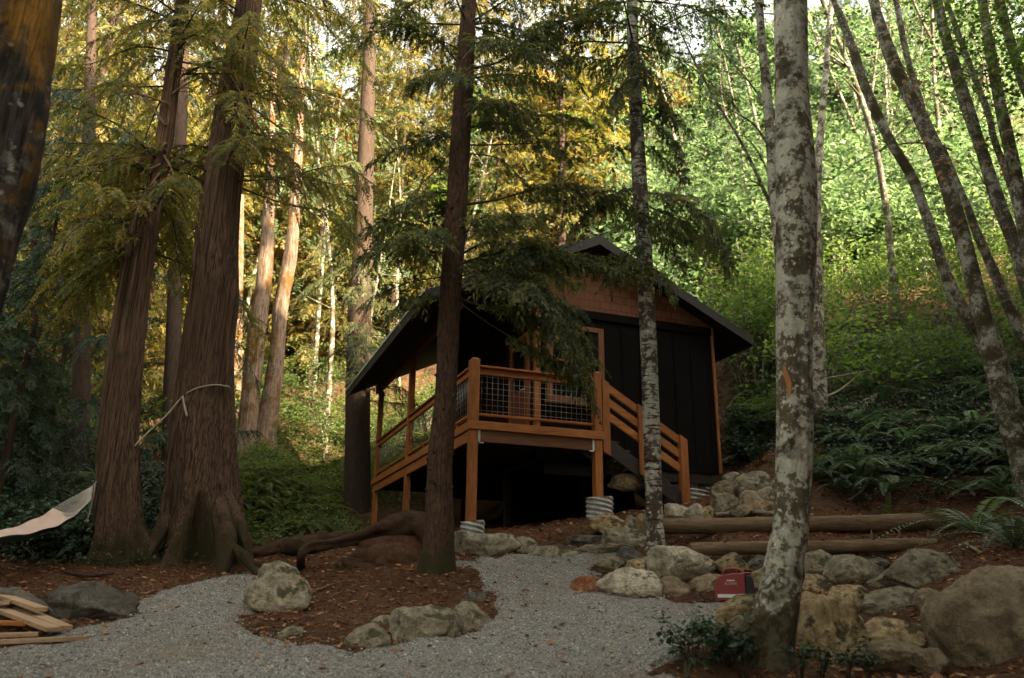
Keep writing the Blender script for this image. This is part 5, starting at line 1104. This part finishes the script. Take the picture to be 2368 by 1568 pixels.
# right hand hillside
scatter(V_grn, 26, (1700, 2460), (16.5, 25), (.35, 1.), 'dark green vine maple bush on the shaded slope right of the cabin', 'bushes on the shaded slope')
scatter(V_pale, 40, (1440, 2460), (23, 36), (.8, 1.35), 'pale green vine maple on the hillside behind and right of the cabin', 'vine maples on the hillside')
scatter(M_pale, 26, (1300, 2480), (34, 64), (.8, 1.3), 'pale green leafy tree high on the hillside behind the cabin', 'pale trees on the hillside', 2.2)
scatter(C_b, 7, (1500, 2450), (34, 60), (.7, 1.1), 'grey green conifer among pale trees on the right hillside', 'conifers on the hillside', 2.5)
scatter(M_grn, 8, (1400, 2460), (60, 90), (1.2, 1.7), 'distant green tree along the hilltop behind the cabin', 'trees along the hilltop', 4)
scatter(V_grn, 9, (1700, 1790), (19, 25), (.6, 1.), 'green bush on the bank just behind the right roof corner', 'bushes behind the roof corner', .6)
scatter(C_y, 8, (-80, 430), (30, 46), (1.4, 1.8), 'tall conifer far behind the cedars closing the top left', 'tall conifers behind the cedars', 2.2)
# behind the deck and the hemlock
scatter(V_grn, 14, (540, 1080), (18.5, 28), (.45, .95), 'low green bush on the bank left of the cabin', 'bushes on the left bank')
scatter(M_grn, 8, (640, 1500), (27, 45), (.8, 1.2), 'green leafy tree rising behind the cabin roof', 'green trees behind the cabin', 2.5)
scatter(M_gold, 20, (600, 1560), (32, 62), (.9, 1.6), 'golden leaved tree glowing behind the hemlock trunk', 'golden trees behind the hemlock', 2.5)
scatter(C_y, 10, (700, 1400), (26, 55), (.75, 1.15), 'yellow green conifer in the wood behind the cabin', 'conifers behind the cabin', 2.5)
# left
scatter(C_b, 10, (-160, 175), (13, 20), (.4, .75), 'blue green young conifer at the far left behind the twin cedar', 'young conifers at the left', 2.)
scatter(C_y, 24, (-200, 720), (21, 46), (.8, 1.3), 'sunlit yellow green conifer in the wood behind the cedars', 'sunlit conifers behind the cedars', 2.2)
scatter(M_gold, 12, (-200, 640), (26, 56), (.8, 1.3), 'golden leafy tree deep in the wood behind the cedars', 'golden trees behind the cedars', 2.5)
scatter(V_grn, 7, (-120, 560), (17, 25), (.45, .8), 'shaded bush in the undergrowth behind the cedars', 'undergrowth behind the cedars')
scatter(M_grn, 14, (-250, 1300), (55, 95), (1.6, 2.3), 'distant green tree closing the view behind the left wood', 'distant trees at the left', 4)
# unseen trees added outside the right edge to cast shade over the clearing
for k in range(44):
    x, y = rp.uniform(8, 26), rp.uniform(-20, 9)
    if y > -3: x = max(x, y * .7 + 12)
    s = rp.uniform(1.1, 1.5); M_grn[k % 2]((x, y, hgt(x, y)), rp.uniform(0, 6.28), (s * 1.25, s * 1.25, s), 'unseen leafy tree added beyond the right edge to shade the clearing', 'shade trees added at the right')

# unseen trees added behind and beside the viewer to block low sky light
for k in range(44):
    a_ = rp.uniform(-2.55, 2.2); r_ = rp.uniform(7, 26); x, y = r_ * math.sin(a_ + math.pi), 1 + r_ * math.cos(a_ + math.pi)
    if y > 0 and abs(x) < max(7., y * .9 + 5): continue
    if k % 3: s = rp.uniform(1., 1.4); M_grn[k % 2]((x, y, hgt(x, y)), rp.uniform(0, 6.28), (s * 1.15, s * 1.15, s), 'unseen leafy tree added behind the viewer to block low sky light', 'trees added behind the viewer')
    else: C_b[k % 2]((x, y, hgt(x, y)), rp.uniform(0, 6.28), (1.1, 1.1, 1.), 'unseen conifer added behind the viewer to block low sky light', 'conifers added behind the viewer')
scatter(C_y, 12, (520, 1420), (30, 46), (1.35, 1.7), 'tall yellow green conifer rising above the wood behind the cabin', 'tall conifers behind the cabin', 2.5)
def slender(seed, H=15):
    rg = np.random.default_rng(seed); a, c = Acc(), Acc(); P = spline(np.array([[0, 0, -.5], [-.3, 0, H * .3], [-1.2, .1, H * .65], [-2.4, 0, H]]) + rg.normal(0, .15, (4, 3)) * [[0], [1], [1], [1]], 40); tube(a, P, np.linspace(.10, .025, 40), 10)
    for k in range(16):
        i = rg.integers(12, 39); az = rg.uniform(0, 6.28); l = rg.uniform(.8, 2.2); d = np.array([math.cos(az), math.sin(az), rg.uniform(.2, .9)]); q = spline(np.array([P[i], P[i] + d * l * .5, P[i] + d * l]) + rg.normal(0, .1, (3, 3)) * [[0], [1], [1]], 10); tube(c, q, np.linspace(.03, .006, 10), 5)
        cc = q[rg.integers(4, 10, 30)] + rg.normal(0, 1, (30, 3)) * [.35, .35, .12]; leaves(c, cc, [0, 0, 1.], .2, rg, 1)
    return a.mesh('trunk', [MT['lean_bark']]), c.mesh('crown', [MT['lean_bark'], MT['maple_pale']])
S_al = [proto('slender_alder', slender(900 + k), 'tree') for k in range(4)]
scatter(S_al, 30, (1420, 2440), (21, 44), (.8, 1.25), 'slender leaning grey alder stem on the hillside behind the cabin', 'slender alders on the hillside', 1.)
scatter(S_al, 8, (560, 1060), (20, 34), (.8, 1.1), 'slender leaning stem in the wood left of the cabin', 'slender stems left of the cabin', 1.)
# ------------------------------------------------------------------ ferns and low plants
def fern_mesh(seed, n=14, L=.85, mat='fern', arch=1.):
    rg = np.random.default_rng(seed); a = Acc()
    for k in range(n):
        az = k * 6.283 / n + rg.normal(0, .2); l = L * rg.uniform(.65, 1.1); el = rg.uniform(.5, 1.25); d = np.array([math.cos(az), math.sin(az), 0]); t = np.linspace(0, 1, 34)[:, None]
        P = d * (l * (math.cos(el) * t + .35 * t * t)) + np.array([0, 0, 1.]) * (l * (math.sin(el) * t - arch * .75 * t ** 2.2)); P += np.cross(d, [0, 0, 1.]) * (rg.normal(0, .12) * l * t * t)
        tube(a, P[::3], np.linspace(.006, .0015, len(P[::3])), 4, 1); T = nrm(np.gradient(P, axis=0)); S = nrm(np.cross(T, [0, 0, 1.])); Nn = np.cross(S, T)
        pl = l * .135 * np.sin(np.pi * np.clip(.10 + .9 * t[:, 0], 0, 1)) ** .65 * (1 - .25 * t[:, 0]); pl[:3] *= [.2, .5, .8]
        for s in (-1, 1):
            D = nrm(S * s + T * .35 - Nn * .12 + rg.normal(0, .06, P.shape)); w_ = (l * .011 * rg.uniform(.85, 1.15, 34))[:, None]; e = P + D * pl[:, None]; mid = P + D * pl[:, None] * .4
            a.add(np.stack([P, mid + T * w_, e, mid - T * w_], 1).reshape(-1, 3), np.arange(34)[:, None] * 4 + np.arange(4), 0, np.clip(np.repeat((1. if rg.random() < .05 else rg.uniform(.05, .68)) + rg.normal(0, .05, 34), 4), 0, 1))
    return a.mesh('sword_fern', [MT[mat], MT['twig']])
F_d = [fern_mesh(600 + k, 14, 1.15) for k in range(3)]; F_y = [fern_mesh(610 + k, 13, .8, 'fern_y') for k in range(3)]; F_b = [fern_mesh(620 + k, 7, .55, 'fern_y', .6) for k in range(1)]
def fern(me, p, sc, label, group=None, rz=None, tilt=(0, 0)):
    o = link('sword_fern', me, None, tuple(p)); o.scale = (sc,) * 3; o.rotation_euler = (tilt[0], tilt[1], rp.uniform(0, 6.28) if rz is None else rz); return tag(o, label, 'fern', group)
for k, (x, y, s, lb) in enumerate([(1992,1118,1.15,'big blue green fern with drooping fronds in the middle of the slope'), (1900,1085,.9,'fern just right of the near mottled alder'), (2100,1040,.95,'fern above and right of the big drooping fern'),
   (2250,1090,1.0,'fern below the leaning alders on the slope'), (2335,1160,1.1,'large fern at the right edge above the giant boulder'), (2262,1235,1.25,'fern arching over the right end of the lower log'), (2350,1270,1.,'fern at the right edge behind the giant boulder'),
   (1705,1030,.8,'leafy fern close to the cabin corner'), (1735,1000,.7,'small fern higher up by the cabin corner'), (2180,1010,.9,'fern halfway between the drooping fern and the leaning alders'), (2020,1010,.85,'fern above the big drooping fern'), (1925,1015,.8,'fern beside the pale dead log')]):
    fern(F_d[k % 3], hit(x, y), s, lb)
fern(F_b[0], hit(2062, 1196) + [0, 0, .05], .9, 'bright yellow green fern drooping over the upper log', tilt=(.5, 0))
for k in range(95):
    x, y = (rp.uniform(1690, 2420), rp.uniform(790, 1110)) if k < 68 else (rp.uniform(1880, 2400), rp.uniform(985, 1165))
    if y > 1060 and x < 1900: continue
    p = hit(x, y); 
    if not incabin(p, .3): fern(F_d[k % 3], p, rp.uniform(.6, 1.0), 'sword fern in the undergrowth of the dark slope right of the cabin', 'ferns on the dark slope')
for k in range(110):
    x, y = (rp.uniform(560, 1060), rp.uniform(960, 1235)) if k < 50 else (rp.uniform(555, 800), rp.uniform(1040, 1240)); p = hit(x, y)
    if not incabin(p, .2): fern(F_y[k % 3], p, rp.uniform(.6, 1.1), 'bright green fern on the bank behind the big cedar and deck', 'ferns on the left bank')
for k in range(22):
    x, y = rp.uniform(-80, 330), rp.uniform(1120, 1290); p = hit(x, y); fern(F_d[k % 3], p, rp.uniform(.5, .9), 'dark fern in the shade below the hammock', 'ferns under the hammock')
for x, y, s, lb in [(545,1262,.5,'small fern sprouting at the foot of the big cedar'), (600,1262,.55,'pale fern beside the crumbling log'), (480,1310,.35,'tiny dark fern at the edge of the left path'), (780,1312,.3,'tiny pale plant below the mossy root arch')]: fern(F_y[0], hit(x, y), s, lb)
def cover(name, n, fx, fy, size, mat, label, hgt_=(.05, .45)):
    # trailing small leaves over the bank, sampled where the bank faces the camera
    rg = np.random.default_rng(len(name)); pts = []
    cx = np.array([hit(rg.uniform(*fx), rg.uniform(*fy)) for _ in range(n // 90)])
    cx = np.array([c for c in cx if not incabin(c, .2)])
    c = np.repeat(cx, 90, 0) + rg.normal(0, 1, (len(cx) * 90, 3)) * [.38, .38, 0]; c[:, 2] = height(c[:, 0], c[:, 1]) + rg.uniform(*hgt_, len(c)) * np.repeat(rg.uniform(.3, 1, len(cx)), 90)
    a = Acc(); leaves(a, c, [0, -.25, 1.], size, rg, 0, (0, 1), .5, .7); tag(link(name, a.mesh(name, [MT[mat]])), label, 'undergrowth', kind='stuff')
cover('slope_undergrowth', 30000, (1690, 2440), (740, 1090), .085, 'salal', 'low dark leafy undergrowth covering the slope right of the cabin')
cover('bank_undergrowth', 42000, (540, 1080), (930, 1240), .07, 'maple', 'low green undergrowth covering the bank left of the cabin', (.03, .3))
cover('hollow_undergrowth', 26000, (-80, 420), (1090, 1290), .07, 'salal', 'dark low undergrowth behind the hammock and twin cedar', (.03, .35))
def leafy(seed, n=9, H=.5, size=.075, mat='salal'):
    rg = np.random.default_rng(seed); a = Acc()
    for k in range(n):
        az = rg.uniform(0, 6.28); d = np.array([math.cos(az), math.sin(az), 0]); h = H * rg.uniform(.6, 1.1); P = spline(np.array([d * .02, d * h * .25 + [0, 0, h * .6], d * h * .6 + [0, 0, h * .85 * rg.uniform(.7, 1.1)]]), 14); tube(a, P, np.linspace(.005, .002, 14), 4, 1)
        c = P[rg.integers(4, 14, 11)] + rg.normal(0, .035, (11, 3)); leaves(a, c, [0, 0, 1.], size, rg, 0, (0, 1), .45, .75)
    return a.mesh('leafy_plant', [MT[mat], MT['twig']])
LP = [leafy(630 + k) for k in range(3)]
def plant(p, s, label, group=None, k=0): o = link('leafy_plant', LP[k % 3], None, tuple(p)); o.scale = (s,) * 3; o.rotation_euler.z = rp.uniform(0, 6.28); return tag(o, label, 'plant', group)
for k, (x, y, s) in enumerate([(1600,1555,.9),(1640,1565,1.),(1690,1550,.8),(1585,1520,.8),(1720,1570,.9),(1660,1530,.6)]): plant(hit(x, y, 4.), s, 'glossy leafy plant at the foot of the near mottled alder', 'plants at the alder foot', k)
fern(F_d[1], hit(1690, 1505, 4.), .42, 'small fern with bluish fronds left of the near alder foot'); fern(F_d[2], hit(1600, 1545, 4.), .4, 'small fern at the bottom edge beside the gravel')
for k, (x, y, s) in enumerate([(1850,1572,.7),(1900,1575,.6),(1960,1568,.6),(2010,1572,.5)]): plant(hit(x, y, 4.), s, 'low leafy plant along the bottom edge under the tan boulder', 'plants under the tan boulder', k)
for k in range(26): plant(hit(rp.uniform(-60, 240), rp.uniform(1225, 1300)), rp.uniform(.8, 1.4), 'broad leaved plant in the shade under the hammock', 'plants under the hammock', k)
for k in range(20): plant(hit(rp.uniform(1690, 1790), rp.uniform(985, 1085)), rp.uniform(.9, 1.5), 'leafy plant growing beside the right cabin corner', 'plants beside the cabin corner', k)
for k in range(26): 
    p = hit(rp.uniform(1880, 2400), rp.uniform(930, 1190)); plant(p, rp.uniform(.5, 1.), 'small leafy plant among ferns on the right slope', 'plants among the ferns', k)

# leaf sprays on the right hand alders
def spray(e_, b_, L, Y, seed, n=160, size=.085, mat='maple', rad=.28, tl=(0, 1), name='leaf_spray', r0=.008):
    rg = np.random.default_rng(seed); a = Acc(); P = spline(np.array([at(x, y, Y) for x, y in L]) - b_, 20); tube(a, P, np.linspace(r0, r0 * .3, 20), 5)
    c = P[rg.integers(3, 20, n)] + rg.normal(0, 1, (n, 3)) * [rad, rad, rad * .55]; leaves(a, c, [0, 0, 1.], size, rg, 1, tl, .5, .7); return link(name, a.mesh(name, [MT['twig'], MT[mat]]), e_)
E_, B_ = e_, b_
cl = [o for o in bpy.data.objects if o.name.startswith('leaning_alder')]
def ob(o): return np.array(o.location)
for k, (L, Y, n) in enumerate([([(2170,60),(2210,30),(2280,20)], 10.8, 220), ([(2180,130),(2230,110),(2300,90)], 10.8, 240), ([(2290,60),(2330,40),(2380,50)], 10.4, 240), ([(2230,180),(2290,160),(2360,150)], 10.6, 220), ([(2300,230),(2340,210),(2390,220)], 10.5, 160), ([(2140,20),(2190,-10),(2250,-20)], 10.8, 200), ([(2320,130),(2360,110),(2410,110)], 10.2, 200), ([(2250,290),(2300,300),(2350,330)], 11, 80)]):
    o = cl[5]; spray(o, ob(o), L, Y, 700 + k, n, .085, 'maple')
for k, (L, Y, n) in enumerate([([(2120,180),(2140,230),(2150,300)], 11.5, 26), ([(2150,330),(2180,380),(2200,440)], 11.5, 30), ([(2230,230),(2250,300),(2280,380)], 11.4, 24), ([(2270,330),(2320,360),(2360,380)], 11.3, 26), ([(2240,500),(2270,540),(2290,580)], 11.6, 16), ([(2080,140),(2110,190),(2115,240)], 12, 16)]):
    o = cl[3]; spray(o, ob(o), L, Y, 720 + k, n, .10, 'dry_leaf', .25, (.8, 1), 'dry_leaf_spray')
for k, (L, Y, n) in enumerate([([(1560,60),(1620,90),(1700,80)], 10.5, 170), ([(1600,20),(1680,30),(1750,20)], 10.4, 160), ([(1560,170),(1610,200),(1650,260)], 10.6, 110), ([(1590,330),(1640,350),(1700,370)], 10.8, 110), ([(1640,150),(1700,170),(1740,150)], 10.6, 80), ([(1900,30),(1950,40),(2000,20)], 12, 60)]):
    spray(al2, b2, L, Y, 740 + k, n, .075, 'maple_pale', .26)
bpy.context.view_layer.update()
